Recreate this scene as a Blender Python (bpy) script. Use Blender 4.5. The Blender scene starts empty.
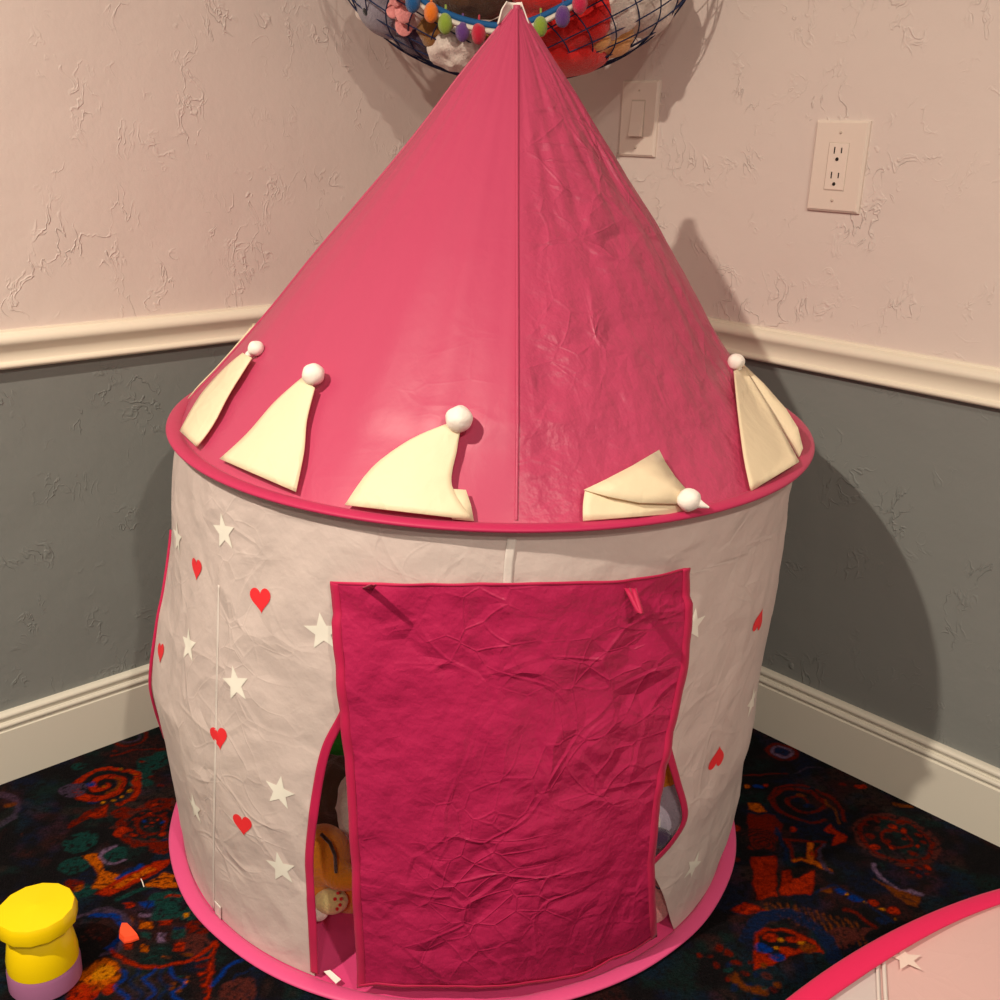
import bpy, math, random
import numpy as np
from mathutils import Vector, Matrix, noise as mnoise
from math import sin, cos, pi, radians, atan2, hypot, sqrt, exp

random.seed(7)
S = bpy.context.scene
COL = S.collection

# ------------------------------------------------------------------ camera
F = 1050.77; TH = 0.3368; ROLL = 0.0323; CH = 1.1592
fw = Vector((0, cos(TH), -sin(TH))); u0 = Vector((0, sin(TH), cos(TH))); r0 = Vector((1, 0, 0))
RT = r0 * cos(ROLL) + u0 * sin(ROLL); UP = -r0 * sin(ROLL) + u0 * cos(ROLL)
CAM = Vector((0, 0, CH))
cd = bpy.data.cameras.new('camera'); co = bpy.data.objects.new('camera', cd); COL.objects.link(co)
cd.sensor_width = 36; cd.lens = 36 * F / 1000; cd.clip_start = .02
m = Matrix.Identity(4)
for i in range(3):
    m[i][0] = RT[i]; m[i][1] = UP[i]; m[i][2] = -fw[i]; m[i][3] = CAM[i]
co.matrix_world = m
S.camera = co

def ray(px, py): return fw + RT * ((px - 500) / F) + UP * ((500 - py) / F)
def at_depth(px, py, d): return CAM + ray(px, py) * d
def at_z(px, py, z=0.0):
    d = ray(px, py); return CAM + d * ((z - CAM.z) / d.z)
def at_y(px, py, y):
    d = ray(px, py); return CAM + d * (y / d.y)
def depth_of(P): return (P - CAM).dot(fw)

# ------------------------------------------------------------------ materials
def lin(c):
    c = c / 255.0
    return c / 12.92 if c <= .04045 else ((c + .055) / 1.055) ** 2.4
def rgb(r, g, b): return (lin(r), lin(g), lin(b), 1)

class NT:
    def __init__(s, name):
        s.m = bpy.data.materials.new(name); s.m.use_nodes = True
        s.t = s.m.node_tree; s.t.nodes.clear()
        s.out = s.n('ShaderNodeOutputMaterial')
    def n(s, typ, ins=None, **kw):
        nd = s.t.nodes.new(typ)
        for k, v in kw.items(): setattr(nd, k, v)
        for k, v in (ins or {}).items():
            if hasattr(v, 'bl_idname') or isinstance(v, bpy.types.NodeSocket): s.t.links.new(v, nd.inputs[k])
            else: nd.inputs[k].default_value = v
        return nd
    def link(s, a, b): s.t.links.new(a, b)
    def coord(s, scale=(1, 1, 1)):
        tc = s.n('ShaderNodeTexCoord')
        mp = s.n('ShaderNodeMapping', {'Scale': scale}); s.link(tc.outputs['Object'], mp.inputs['Vector'])
        return mp.outputs[0]
    def math(s, op, a, b=0.0):
        nd = s.n('ShaderNodeMath', operation=op)
        for i, v in enumerate((a, b)):
            if isinstance(v, bpy.types.NodeSocket): s.link(v, nd.inputs[i])
            else: nd.inputs[i].default_value = v
        return nd.outputs[0]

def crumple(t, co, size, fine=1.0):
    """height of creased cloth: tilted facets that meet in thin raised crease lines"""
    w = t.n('ShaderNodeTexNoise', {'Vector': co, 'Scale': size * .5, 'Detail': 1.0})
    va = t.n('ShaderNodeVectorMath', operation='ADD'); t.link(co, va.inputs[0])
    sc = t.n('ShaderNodeVectorMath', operation='SCALE'); t.link(w.outputs['Color'], sc.inputs[0]); sc.inputs['Scale'].default_value = 1.5 / size
    t.link(sc.outputs[0], va.inputs[1]); cv = va.outputs[0]
    pn = t.n('ShaderNodeTexNoise', {'Vector': co, 'Scale': 5.0, 'Detail': 2.0})
    pm = t.n('ShaderNodeMapRange', {0: pn.outputs[0], 1: .42, 2: .62, 3: .12, 4: 1.0}).outputs[0]
    tot = None
    for sz, af, ar in ((size, .8, .045), (size * 2.3, .26, .02)):
        v = t.n('ShaderNodeTexVoronoi', {'Vector': cv, 'Scale': float(sz)}, feature='F1')
        e = t.n('ShaderNodeTexVoronoi', {'Vector': cv, 'Scale': float(sz)}, feature='DISTANCE_TO_EDGE')
        d1 = t.n('ShaderNodeVectorMath', operation='SUBTRACT'); t.link(cv, d1.inputs[0]); t.link(v.outputs['Position'], d1.inputs[1])
        d2 = t.n('ShaderNodeVectorMath', operation='SUBTRACT'); t.link(v.outputs['Color'], d2.inputs[0]); d2.inputs[1].default_value = (.5, .5, .5)
        dt = t.n('ShaderNodeVectorMath', operation='DOT_PRODUCT'); t.link(d1.outputs[0], dt.inputs[0]); t.link(d2.outputs[0], dt.inputs[1])
        k = t.n('ShaderNodeMapRange', {0: e.outputs['Distance'], 1: 0.0, 2: .3, 3: 0.0, 4: 1.0}, interpolation_type='SMOOTHSTEP')
        h = t.math('MULTIPLY', t.math('MULTIPLY', dt.outputs['Value'], k.outputs[0]), af * sz)
        rg = t.n('ShaderNodeMapRange', {0: e.outputs['Distance'], 1: 0.0, 2: .05, 3: ar, 4: 0.0})
        h = t.math('ADD', h, t.math('MULTIPLY', rg.outputs[0], pm))
        tot = h if tot is None else t.math('ADD', tot, h)
    f = t.n('ShaderNodeTexNoise', {'Vector': co, 'Scale': size * 5.0, 'Detail': 3.0})
    return t.math('ADD', t.math('MULTIPLY', tot, t.math('ADD', t.math('MULTIPLY', pm, .75), .25)), t.math('MULTIPLY', f.outputs[0], .10 * fine))

def fabric(name, col, rough=.55, size=14, strength=.35, dist=.02, trans=.12, see=0.0, spec=.35, mask=None, sheen=.1):
    t = NT(name); co = t.coord()
    h = crumple(t, co, size)
    bp = t.n('ShaderNodeBump', {'Strength': strength, 'Distance': dist, 'Height': h})
    if mask:
        sx = t.n('ShaderNodeSeparateXYZ', {0: co})
        mr = t.n('ShaderNodeMapRange', {0: sx.outputs[0], 1: mask[0], 2: mask[1], 3: mask[2], 4: mask[3]})
        t.link(mr.outputs[0], bp.inputs['Strength'])
    wv = t.n('ShaderNodeTexNoise', {'Vector': co, 'Scale': 3.0, 'Detail': 2.0})
    hs = t.n('ShaderNodeHueSaturation', {'Color': col})
    t.link(t.math('ADD', t.math('MULTIPLY', wv.outputs[0], .14), .93), hs.inputs['Value'])
    p = t.n('ShaderNodeBsdfPrincipled', {'Base Color': hs.outputs[0], 'Roughness': rough, 'Specular IOR Level': spec, 'Normal': bp.outputs[0], 'Sheen Weight': sheen})
    sh = p.outputs[0]
    if trans:
        tr = t.n('ShaderNodeBsdfTranslucent', {'Color': hs.outputs[0], 'Normal': bp.outputs[0]})
        sh = t.n('ShaderNodeMixShader', {0: trans, 1: sh, 2: tr.outputs[0]}).outputs[0]
    if see:
        tp = t.n('ShaderNodeBsdfTransparent')
        sh = t.n('ShaderNodeMixShader', {0: see, 1: sh, 2: tp.outputs[0]}).outputs[0]
    t.link(sh, t.out.inputs[0])
    return t.m

def plain(name, col, rough=.5, spec=.4, bump=None, var=.0):
    t = NT(name); co = t.coord()
    ins = {'Base Color': col, 'Roughness': rough, 'Specular IOR Level': spec}
    if var:
        nz = t.n('ShaderNodeTexNoise', {'Vector': co, 'Scale': 40.0, 'Detail': 4.0})
        hs = t.n('ShaderNodeHueSaturation', {'Color': col})
        t.link(t.math('ADD', t.math('MULTIPLY', nz.outputs[0], var), 1 - var / 2), hs.inputs['Value'])
        ins['Base Color'] = hs.outputs[0]
    if bump:
        nz = t.n('ShaderNodeTexNoise', {'Vector': co, 'Scale': bump[0], 'Detail': 4.0})
        ins['Normal'] = t.n('ShaderNodeBump', {'Strength': bump[1], 'Distance': bump[2], 'Height': nz.outputs[0]}).outputs[0]
    p = t.n('ShaderNodeBsdfPrincipled', ins); t.link(p.outputs[0], t.out.inputs[0])
    return t.m

def plush_mat(name, col, scale=220, var=.5, strength=.8):
    t = NT(name); co = t.coord()
    nz = t.n('ShaderNodeTexNoise', {'Vector': co, 'Scale': float(scale), 'Detail': 4.0, 'Roughness': .7})
    hs = t.n('ShaderNodeHueSaturation', {'Color': col})
    t.link(t.math('ADD', t.math('MULTIPLY', nz.outputs[0], var), 1 - var / 2), hs.inputs['Value'])
    bp = t.n('ShaderNodeBump', {'Strength': strength, 'Distance': .004, 'Height': nz.outputs[0]})
    p = t.n('ShaderNodeBsdfPrincipled', {'Base Color': hs.outputs[0], 'Roughness': .9, 'Specular IOR Level': .15, 'Sheen Weight': .5, 'Normal': bp.outputs[0]})
    t.link(p.outputs[0], t.out.inputs[0])
    return t.m

def plaster(name, col, strength):
    t = NT(name); co = t.coord()
    w = t.n('ShaderNodeTexNoise', {'Vector': co, 'Scale': 9.0, 'Detail': 3.0})
    sc = t.n('ShaderNodeVectorMath', operation='SCALE'); t.link(w.outputs['Color'], sc.inputs[0]); sc.inputs['Scale'].default_value = .16
    va = t.n('ShaderNodeVectorMath', operation='ADD'); t.link(co, va.inputs[0]); t.link(sc.outputs[0], va.inputs[1])
    vs = t.n('ShaderNodeVectorMath', operation='MULTIPLY'); t.link(va.outputs[0], vs.inputs[0]); vs.inputs[1].default_value = (1, 1, .5)
    n1 = t.n('ShaderNodeTexNoise', {'Vector': vs.outputs[0], 'Scale': 26.0, 'Detail': 3.0, 'Roughness': .55})
    # sparse trowel strokes where the noise crosses a level
    ab = t.math('ABSOLUTE', t.math('SUBTRACT', n1.outputs[0], .5))
    rd = t.n('ShaderNodeMapRange', {0: ab, 1: 0.0, 2: .03, 3: .55, 4: 0.0})
    pm = t.n('ShaderNodeTexNoise', {'Vector': co, 'Scale': 11.0, 'Detail': 3.0})
    pmr = t.n('ShaderNodeMapRange', {0: pm.outputs[0], 1: .505, 2: .69, 3: 0.0, 4: 1.0})
    a = t.math('MULTIPLY', rd.outputs[0], pmr.outputs[0])
    f = t.n('ShaderNodeTexNoise', {'Vector': co, 'Scale': 60.0, 'Detail': 4.0})
    l = t.n('ShaderNodeTexNoise', {'Vector': co, 'Scale': 5.0, 'Detail': 2.0})
    h = t.math('ADD', t.math('ADD', a, t.math('MULTIPLY', f.outputs[0], .22)), t.math('MULTIPLY', l.outputs[0], 2.0))
    bp = t.n('ShaderNodeBump', {'Strength': strength, 'Distance': .0035, 'Height': h})
    p = t.n('ShaderNodeBsdfPrincipled', {'Base Color': col, 'Roughness': .5, 'Specular IOR Level': .25, 'Normal': bp.outputs[0]})
    t.link(p.outputs[0], t.out.inputs[0])
    return t.m

M = {}
M['roof'] = fabric('pink_roof_fabric', rgb(195, 72, 108), rough=.40, size=8.5, dist=.06, sheen=0, trans=.08, mask=(.07, .10, .06, .75))
M['flap'] = fabric('magenta_flap_fabric', rgb(200, 42, 96), rough=.42, size=10, strength=.8, dist=.042, sheen=0, trans=.2)
M['trim'] = fabric('magenta_trim', rgb(198, 28, 82), rough=.55, size=40, strength=.2, dist=.006, trans=.05)
M['rim'] = fabric('pink_binding', rgb(188, 38, 88), rough=.5, size=40, strength=.15, dist=.005, trans=.0)
M['ring'] = fabric('pink_base_binding', rgb(222, 80, 136), rough=.5, size=30, strength=.15, dist=.006, trans=.0)
M['mat'] = fabric('pink_floor_mat', rgb(225, 70, 130), rough=.5, size=12, strength=.3, dist=.02, trans=.0)
M['white'] = fabric('sheer_white_fabric', rgb(232, 217, 211), rough=.5, size=10, strength=.5, dist=.03, trans=.2, see=.035)
M['star'] = plain('white_print', rgb(250, 248, 236), .5)
M['heart'] = plain('red_print', rgb(240, 50, 58), .5)
M['sleeve'] = fabric('white_sleeve', rgb(240, 232, 226), size=30, strength=.1, trans=.2)
M['cream'] = fabric('cream_pennant_fabric', rgb(250, 234, 200), size=16, strength=.35, dist=.02, trans=.15)
M['pom'] = fabric('white_pompom_fabric', rgb(248, 240, 232), size=60, strength=.3, dist=.008, trans=.0)
M['wall_up'] = plaster('white_plaster', rgb(226, 213, 206), .8)
M['wall_lo'] = plaster('grey_plaster', rgb(132, 136, 134), .8)
M['ceil'] = plain('ceiling_paint', rgb(235, 225, 215), .8)
M['trimwhite'] = plain('white_trim_paint', rgb(240, 232, 214), .35, .4)
M['base'] = plain('white_baseboard_paint', rgb(226, 222, 208), .4, .4)
M['plate'] = plain('ivory_plastic', rgb(236, 222, 210), .3, .5)
M['rocker'] = plain('ivory_switch_plastic', rgb(240, 226, 214), .25, .5)
M['dark'] = plain('dark_slot', rgb(28, 20, 16), .6)
M['screw'] = plain('painted_screw', rgb(205, 190, 176), .4)
M['net'] = plain('navy_net_cord', rgb(30, 44, 84), .8)
M['tape_b'] = plain('blue_tape', rgb(26, 92, 150), .8, bump=(300, .5, .002))
M['tape_w'] = plain('white_tape', rgb(226, 218, 205), .8, bump=(300, .5, .002))
M['yellow'] = plain('yellow_plastic', rgb(250, 215, 10), .25, .5)
M['purple'] = plain('purple_plastic', rgb(170, 110, 150), .3, .5)
M['orange'] = plain('orange_plastic', rgb(255, 88, 50), .35, .5)
M['thread'] = plain('white_thread', rgb(230, 225, 215), .8)
for nm, c in dict(grey=(150, 145, 160), brown=(104, 66, 28), dbrown=(88, 54, 26), tan=(150, 105, 50), white=(238, 226, 216), pink=(246, 160, 158), red=(226, 24, 22),
                  peach=(240, 178, 110), cream=(236, 216, 150), ogold=(232, 140, 30), yel=(250, 190, 40), shag=(98, 78, 62), green=(60, 175, 50), lav=(190, 180, 200),
                  dpurp=(70, 50, 80), rose=(226, 150, 150), pastelp=(248, 150, 190), pastely=(245, 230, 120), pastelg=(170, 225, 160), black=(18, 18, 26), rust=(140, 70, 30), stripe=(60, 30, 16)).items():
    M['p_' + nm] = plush_mat('plush_' + nm, rgb(*c))
for nm, c in dict(blue=(20, 96, 160), orange=(250, 130, 20), green=(150, 180, 60), purple=(105, 60, 140), crimson=(205, 20, 60), hotpink=(215, 30, 80)).items():
    M['pp_' + nm] = plush_mat('pompom_' + nm, rgb(*c), 400, .3)

# ------------------------------------------------------------------ mesh helpers
class MB:
    def __init__(s): s.v = []; s.f = []; s.mi = []
    def add(s, v, f, mi=0):
        b = len(s.v); s.v += [Vector(p) for p in v]
        for q in f: s.f.append([i + b for i in q]); s.mi.append(mi)
        return s
    def grid(s, rows, mi=0, wrap=False):
        n = len(rows[0]); v = [p for r in rows for p in r]; f = []
        for i in range(len(rows) - 1):
            for j in range(n if wrap else n - 1):
                k = (j + 1) % n
                f.append((i * n + j, i * n + k, (i + 1) * n + k, (i + 1) * n + j))
        return s.add(v, f, mi)
    def tube(s, pts, r, n=8, mi=0, caps=True):
        pts = [Vector(p) for p in pts]; rows = []
        rr = r if isinstance(r, (list, tuple)) else [r] * len(pts)
        pa = None
        for i, p in enumerate(pts):
            d = (pts[min(i + 1, len(pts) - 1)] - pts[max(i - 1, 0)])
            d = d.normalized() if d.length > 1e-9 else Vector((0, 0, 1))
            a = pa if pa is not None else (Vector((0, 0, 1)) if abs(d.z) < .9 else Vector((1, 0, 0)))
            a = (a - d * a.dot(d)).normalized(); pa = a; b = d.cross(a)
            rows.append([p + (a * cos(2 * pi * k / n) + b * sin(2 * pi * k / n)) * rr[i] for k in range(n)])
        s.grid(rows, mi, True)
        if caps:
            s.add(rows[0], [tuple(range(n))[::-1]], mi); s.add(rows[-1], [tuple(range(n))], mi)
        return s
    def ell(s, c, r, n=20, mi=0, rot=None, wob=0, wsc=30, spike=0):
        c = Vector(c); r = Vector((r, r, r)) if not hasattr(r, '__len__') else Vector(r)
        rows = []
        for i in range(n + 1):
            th = pi * i / n; row = []
            for j in range(2 * n):
                ph = pi * j / n
                d = Vector((sin(th) * cos(ph), sin(th) * sin(ph), cos(th)))
                p = Vector((d.x * r.x, d.y * r.y, d.z * r.z))
                if rot: p = rot @ p
                if wob: p = p + p.normalized() * wob * mnoise.noise((c + p) * wsc)
                if spike: p = p + p.normalized() * spike * abs(mnoise.noise((c + p) * 160))
                row.append(c + p)
            rows.append(row)
        return s.grid(rows, mi, True)
    def lathe(s, c, prof, n=40, mi=0):
        c = Vector(c)
        return s.grid([[c + Vector((r * cos(2 * pi * k / n), r * sin(2 * pi * k / n), z)) for k in range(n)] for r, z in prof], mi, True)
    def box(s, o, ax, ay, az, bev=0.0, mi=0):
        """box with o its centre; half axes ax, ay, az (az = outward, front edge bevelled)"""
        o = Vector(o); ax = Vector(ax); ay = Vector(ay); az = Vector(az)
        def loop(fx, fy, z): return [o + ax * sx * fx + ay * sy * fy + az * z for sx, sy in ((-1, -1), (1, -1), (1, 1), (-1, 1))]
        bx = 1 - bev / ax.length; by = 1 - bev / ay.length; bz = 1 - min(bev, az.length * .9) / az.length
        rows = [loop(1, 1, -1), loop(1, 1, bz), loop(bx, by, 1)]
        s.grid(rows, mi, True)
        s.add(rows[0], [(3, 2, 1, 0)], mi); s.add(rows[-1], [(0, 1, 2, 3)], mi)
        return s

def wpos(o):
    p = Vector((0, 0, 0))
    while o: p += o.location; o = o.parent
    return p

def obj(name, mb, mats, parent=None, origin=None, smooth=True, mods=None):
    me = bpy.data.meshes.new(name)
    org = wpos(parent) if parent else (Vector(origin) if origin is not None else Vector((0, 0, 0)))
    me.from_pydata([v - org for v in mb.v], [], mb.f)
    for x in (mats if isinstance(mats, (list, tuple)) else [mats]): me.materials.append(M[x])
    me.polygons.foreach_set('material_index', mb.mi)
    if smooth: me.polygons.foreach_set('use_smooth', [True] * len(mb.f))
    me.validate(); me.update()
    o = bpy.data.objects.new(name, me); COL.objects.link(o)
    if parent: o.parent = parent
    else: o.location = org
    if smooth == 'angle':
        try:
            me.polygons.foreach_set('use_smooth', [True] * len(me.polygons)); me.set_sharp_from_angle(angle=radians(35))
        except Exception: pass
    if mods == 'fuse':
        r = o.modifiers.new('remesh', 'REMESH'); r.mode = 'VOXEL'; r.voxel_size = .0045; r.use_smooth_shade = True
        sm = o.modifiers.new('smooth', 'SMOOTH'); sm.factor = .5; sm.iterations = 6
    elif mods: 
        sd = o.modifiers.new('solid', 'SOLIDIFY'); sd.thickness = mods; sd.offset = 0
    return o

def thing(name, label, cat, loc, group=None):
    o = bpy.data.objects.new(name, None); COL.objects.link(o); o.location = loc; o.empty_display_size = .05
    return tag(o, label, cat, group)
def tag(o, label, cat, group=None):
    o['label'] = label; o['category'] = cat
    if group: o['group'] = group
    return o
def struct(o): o['kind'] = 'structure'; return o

def lerp_tab(x, tab):
    if x <= tab[0][0]: return tab[0][1]
    for (a, b), (c, d) in zip(tab, tab[1:]):
        if x <= c:
            t = (x - a) / (c - a); return b + (d - b) * t
    return tab[-1][1]
def smooth_tab(x, tab):
    if x <= tab[0][0]: return tab[0][1]
    for i in range(len(tab) - 1):
        a, b = tab[i]; c, d = tab[i + 1]
        if x <= c:
            t = (x - a) / (c - a)
            p = tab[i - 1] if i else (2 * a - c, b); q = tab[i + 2] if i + 2 < len(tab) else (2 * c - a, d)
            m0 = (d - p[1]) / (c - p[0]) * (c - a); m1 = (q[1] - b) / (q[0] - a) * (c - a)
            return (2*t**3-3*t*t+1)*b + (t**3-2*t*t+t)*m0 + (-2*t**3+3*t*t)*d + (t**3-t*t)*m1
    return tab[-1][1]
def catmull(pts, n=12):
    xs = [(i, p) for i, p in enumerate(pts)]
    out = []
    for k in range((len(pts) - 1) * n + 1):
        u = k / n
        out.append(tuple(smooth_tab(u, [(i, p[a]) for i, p in xs]) for a in range(len(pts[0]))))
    return out

# ------------------------------------------------------------------ room
CR = Vector((-.0058, 2.5171, 0)); PSI = .764
WL = Vector((-sin(pi/2 - PSI), -cos(pi/2 - PSI), 0)); WR = Vector((sin(PSI), -cos(PSI), 0))
NL = Vector((-WL.y, WL.x, 0)); NL = NL if NL.dot(-CR) > 0 else -NL
NR = Vector((-WR.y, WR.x, 0)); NR = NR if NR.dot(-CR) > 0 else -NR
RTOP, RBOT, BTOP, CEIL, LEN = .8252, .7601, .1376, 2.75, 3.4

def wallmesh(name, W, N):
    mb = MB()
    for z0, z1, mi in ((0, .79, 1), (.79, CEIL, 0)):
        a, b = CR + Vector((0, 0, z0)), CR + W * LEN + Vector((0, 0, z0)); h = Vector((0, 0, z1 - z0)); t = -N * .1
        mb.add([a, b, b + h, a + h, a + t, b + t, b + h + t, a + h + t], [(0, 1, 2, 3), (7, 6, 5, 4), (0, 4, 5, 1), (3, 2, 6, 7), (1, 5, 6, 2), (0, 3, 7, 4)], mi)
    return struct(obj(name, mb, ['wall_up', 'wall_lo'], smooth=False))
wallmesh('wall_left', WL, NL); wallmesh('wall_right', WR, NR)

def molding(name, W, N, Wo, No, prof, mat):
    """profile (out, z) swept along a wall from the corner, mitred there"""
    rows = []
    for s in (0, LEN):
        row = []
        for o_, z in prof:
            # at the corner both walls' offsets meet
            p = CR + N * o_ + No * o_ if s == 0 else CR + W * s + N * o_
            row.append(p + Vector((0, 0, z)))
        rows.append(row)
    mb = MB().grid(rows)
    return struct(obj(name, mb, mat, smooth='angle'))
def arc(cx, cz, rx, rz, a0, a1, n=8): return [(cx + rx * cos(radians(a0 + (a1 - a0) * i / n)), cz + rz * sin(radians(a0 + (a1 - a0) * i / n))) for i in range(n + 1)]
rail = [(0, RTOP), (.005, RTOP), (.006, RTOP - .004)] + arc(.008, RTOP - .017, .014, .012, 85, -30) + [(.0145, RTOP - .030), (.0105, RTOP - .040), (.010, RTOP - .049)] + arc(.010, RBOT + .007, .008, .006, 80, -80) + [(.006, RBOT), (0, RBOT)]
basep = [(0, BTOP), (.006, BTOP)] + arc(.008, BTOP - .007, .006, .006, 80, -60) + [(.0095, BTOP - .0145), (.0095, BTOP - .017), (.013, BTOP - .018)] + arc(.0125, BTOP - .024, .004, .005, 80, -60) + [(.012, BTOP - .031), (.012, BTOP - .033), (.0155, BTOP - .035), (.0155, 0)]
molding('trim_1', WL, NL, WR, NR, rail, 'trimwhite'); molding('trim_2', WR, NR, WL, NL, rail, 'trimwhite')
molding('baseboard_left', WL, NL, WR, NR, basep, 'base'); molding('baseboard_right', WR, NR, WL, NL, basep, 'base')
mb = MB(); a, b, c = CR, CR + WL * LEN, CR + WR * LEN; d = b + c - a; up = Vector((0, 0, CEIL))
mb.add([a + up, b + up, d + up, c + up, a + up * 1.03, b + up * 1.03, d + up * 1.03, c + up * 1.03], [(0, 1, 2, 3), (4, 7, 6, 5), (0, 4, 5, 1), (1, 5, 6, 2), (2, 6, 7, 3), (3, 7, 4, 0)])
struct(obj('ceiling', mb, 'ceil', smooth=False))

# ------------------------------------------------------------------ carpet (woven motifs as a colour layer on the floor mesh)
X0, X1, Y0, Y1, ST = -1.25, 1.25, .85, 2.52, .0031
nx = int((X1 - X0) / ST) + 1; ny = int((Y1 - Y0) / ST) + 1
gx, gy = np.meshgrid(np.linspace(X0, X1, nx), np.linspace(Y0, Y1, ny))
PAT = np.zeros((ny, nx, 3), np.float32); PAT[:] = rgb(22, 20, 22)[:3]
rng = np.random.RandomState(3)
def gnoise(cell, seed):
    r = np.random.RandomState(seed); w = int((X1 - X0) / cell) + 3; h = int((Y1 - Y0) / cell) + 3
    g = r.rand(h, w); fx = (gx - X0) / cell; fy = (gy - Y0) / cell; ix = fx.astype(int); iy = fy.astype(int)
    tx = fx - ix; ty = fy - iy; tx = tx*tx*(3-2*tx); ty = ty*ty*(3-2*ty)
    return (g[iy, ix]*(1-tx)+g[iy, ix+1]*tx)*(1-ty)+(g[iy+1, ix]*(1-tx)+g[iy+1, ix+1]*tx)*ty
WX = gx + (gnoise(.015, 1) - .5) * .008; WY = gy + (gnoise(.015, 2) - .5) * .008
RS = 1.0; WS = 1.0
GR = gnoise(.0045, 5); GM = gnoise(.015, 6)
CC = dict(red=(158, 50, 34), dred=(104, 34, 26), org=(188, 92, 30), brn=(110, 58, 30), blu=(34, 58, 126), dblu=(24, 36, 66), teal=(24, 58, 54), pur=(112, 90, 116), dpur=(66, 52, 70), mar=(80, 40, 36), blk=(22, 20, 22), gold=(196, 124, 42))
def paint(mask, c, amt=1.0, rag=.75):
    m_ = np.clip(mask, 0, 1) * amt
    m_ = m_ * np.clip(1 - rag * np.clip((GR - .55) * 3, 0, 1), 0, 1)
    PAT[:] = PAT * (1 - m_[..., None]) + np.array(rgb(*CC[c])[:3], np.float32) * m_[..., None]
def sm(d, w=.003): return np.clip(.5 - d / w, 0, 1)
def fl(px, py): p = at_z(px, py); return p.x, p.y
def disc(c, r, col, sq=1.0, rag=.7): r = r * RS; paint(sm(np.hypot(WX - c[0], (WY - c[1]) / sq) - r), col, rag=rag)
def ring(c, r, w, col, a0=None, a1=None, rag=.7):
    r = r * RS; w = w * WS; dx = WX - c[0]; dy = WY - c[1]; mk = sm(np.abs(np.hypot(dx, dy) - r) - w)
    if a0 is not None:
        an = (np.degrees(np.arctan2(dy, dx)) - a0) % 360; mk = mk * (an < (a1 - a0) % 360)
    paint(mk, col, rag=rag)
def spiral(c, r, turns, w, col, ph=0, sgn=1, rin=0.0):
    r = r * RS; w = w * WS; rin = rin * RS; dx = WX - c[0]; dy = WY - c[1]; rr = np.hypot(dx, dy); an = sgn * np.arctan2(dy, dx) + ph
    pitch = r / turns; q = (rr - an / (2 * pi) * pitch) / pitch; fr = (q - np.round(q)) * pitch
    paint(sm(np.abs(fr) - w) * (rr < r) * (rr > rin), col)
def cells(c, r, cell, cols, rin=0, gap=.25):
    """ring of small irregular tufted patches"""
    r = r * RS; cell = cell * RS; rin = rin * RS; pts = []
    for k in range(int(4 * (r / cell) ** 2)):
        a = rng.rand() * 2 * pi; q = sqrt(rng.rand() * (r * r - rin * rin) + rin * rin); p = (c[0] + q * cos(a), c[1] + q * sin(a))
        if all(hypot(p[0] - o[0], p[1] - o[1]) > cell for o in pts): pts.append(p)
    for p in pts: disc(p, cell / RS * (.5 - gap * .4) * (.7 + .5 * rng.rand()), cols[rng.randint(len(cols))], .6 + .7 * rng.rand())
def poly(pts, col, rag=.7, inset=0.0):
    P = np.array(pts); n = len(P); inside = np.zeros(gx.shape, bool); dmin = np.full(gx.shape, 9.0)
    for i in range(n):
        a = P[i]; b = P[(i + 1) % n]
        cond = ((a[1] > WY) != (b[1] > WY)) & (WX < (b[0] - a[0]) * (WY - a[1]) / (b[1] - a[1] + 1e-12) + a[0]); inside ^= cond
        ab = b - a; t = np.clip(((WX - a[0]) * ab[0] + (WY - a[1]) * ab[1]) / (ab @ ab + 1e-12), 0, 1)
        dmin = np.minimum(dmin, np.hypot(WX - a[0] - t * ab[0], WY - a[1] - t * ab[1]))
    paint(sm(np.where(inside, -dmin, dmin) + inset), col, rag=rag)
def line(pts, w, col, rag=.7):
    w = w * WS; d = np.full(gx.shape, 9.0)
    for (a, b) in zip(pts, pts[1:]):
        a = np.array(a); ab = np.array(b) - a; t = np.clip(((WX - a[0]) * ab[0] + (WY - a[1]) * ab[1]) / (ab @ ab + 1e-12), 0, 1)
        d = np.minimum(d, np.hypot(WX - a[0] - t * ab[0], WY - a[1] - t * ab[1]))
    paint(sm(d - w), col, rag=rag)
def P(*pts): return [fl(*p) for p in pts]
def zl(*pts): return [fl(68 + x * .28, 720 + y * .28) for x, y in pts]     # photo patch left of the tent
def zr(*pts): return [fl(720 + x * .22, 740 + y * .22) for x, y in pts]    # photo patch right of the tent

# a loose field of motifs over the whole carpet, then the ones the photo shows
for k in range(150):
    c = (rng.uniform(X0, X1), rng.uniform(Y0, Y1)); r = rng.uniform(.03, .06); q = k % 4
    if q == 0: spiral(c, r, 2.2, .006, ('red', 'brn')[k % 2], rng.rand() * 6, 1)
    elif q == 1: ring(c, r, .008, ('dred', 'dpur')[k % 2]); cells(c, r * .85, .022, ['red', 'dred', 'brn', 'teal'])
    elif q == 2: ring(c, r * .6, .007, 'dblu'); disc(c, r * .3, 'mar')
    else: line([(c[0] + (t - .5) * .2, c[1] + .03 * sin(t * 5 + k)) for t in np.linspace(0, 1, 12)], .008, ('org', 'teal', 'red')[k % 3])
# clear what lies in the two visible wedges
poly(P((20, 770), (180, 700), (300, 900), (460, 1010), (300, 1100), (20, 1100)), 'blk', 0); poly(P((560, 1100), (660, 960), (720, 700), (960, 820), (960, 1000), (900, 1100)), 'blk', 0)
RS = .52; WS = .55
for k, (cl, am) in enumerate((('teal', .30), ('dblu', .35), ('mar', .30))):
    paint(np.clip((gnoise(.055, 20 + k) * .6 + gnoise(.02, 30 + k) * .4 - .50) * 5, 0, 1), cl, am, 1.0)
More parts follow.
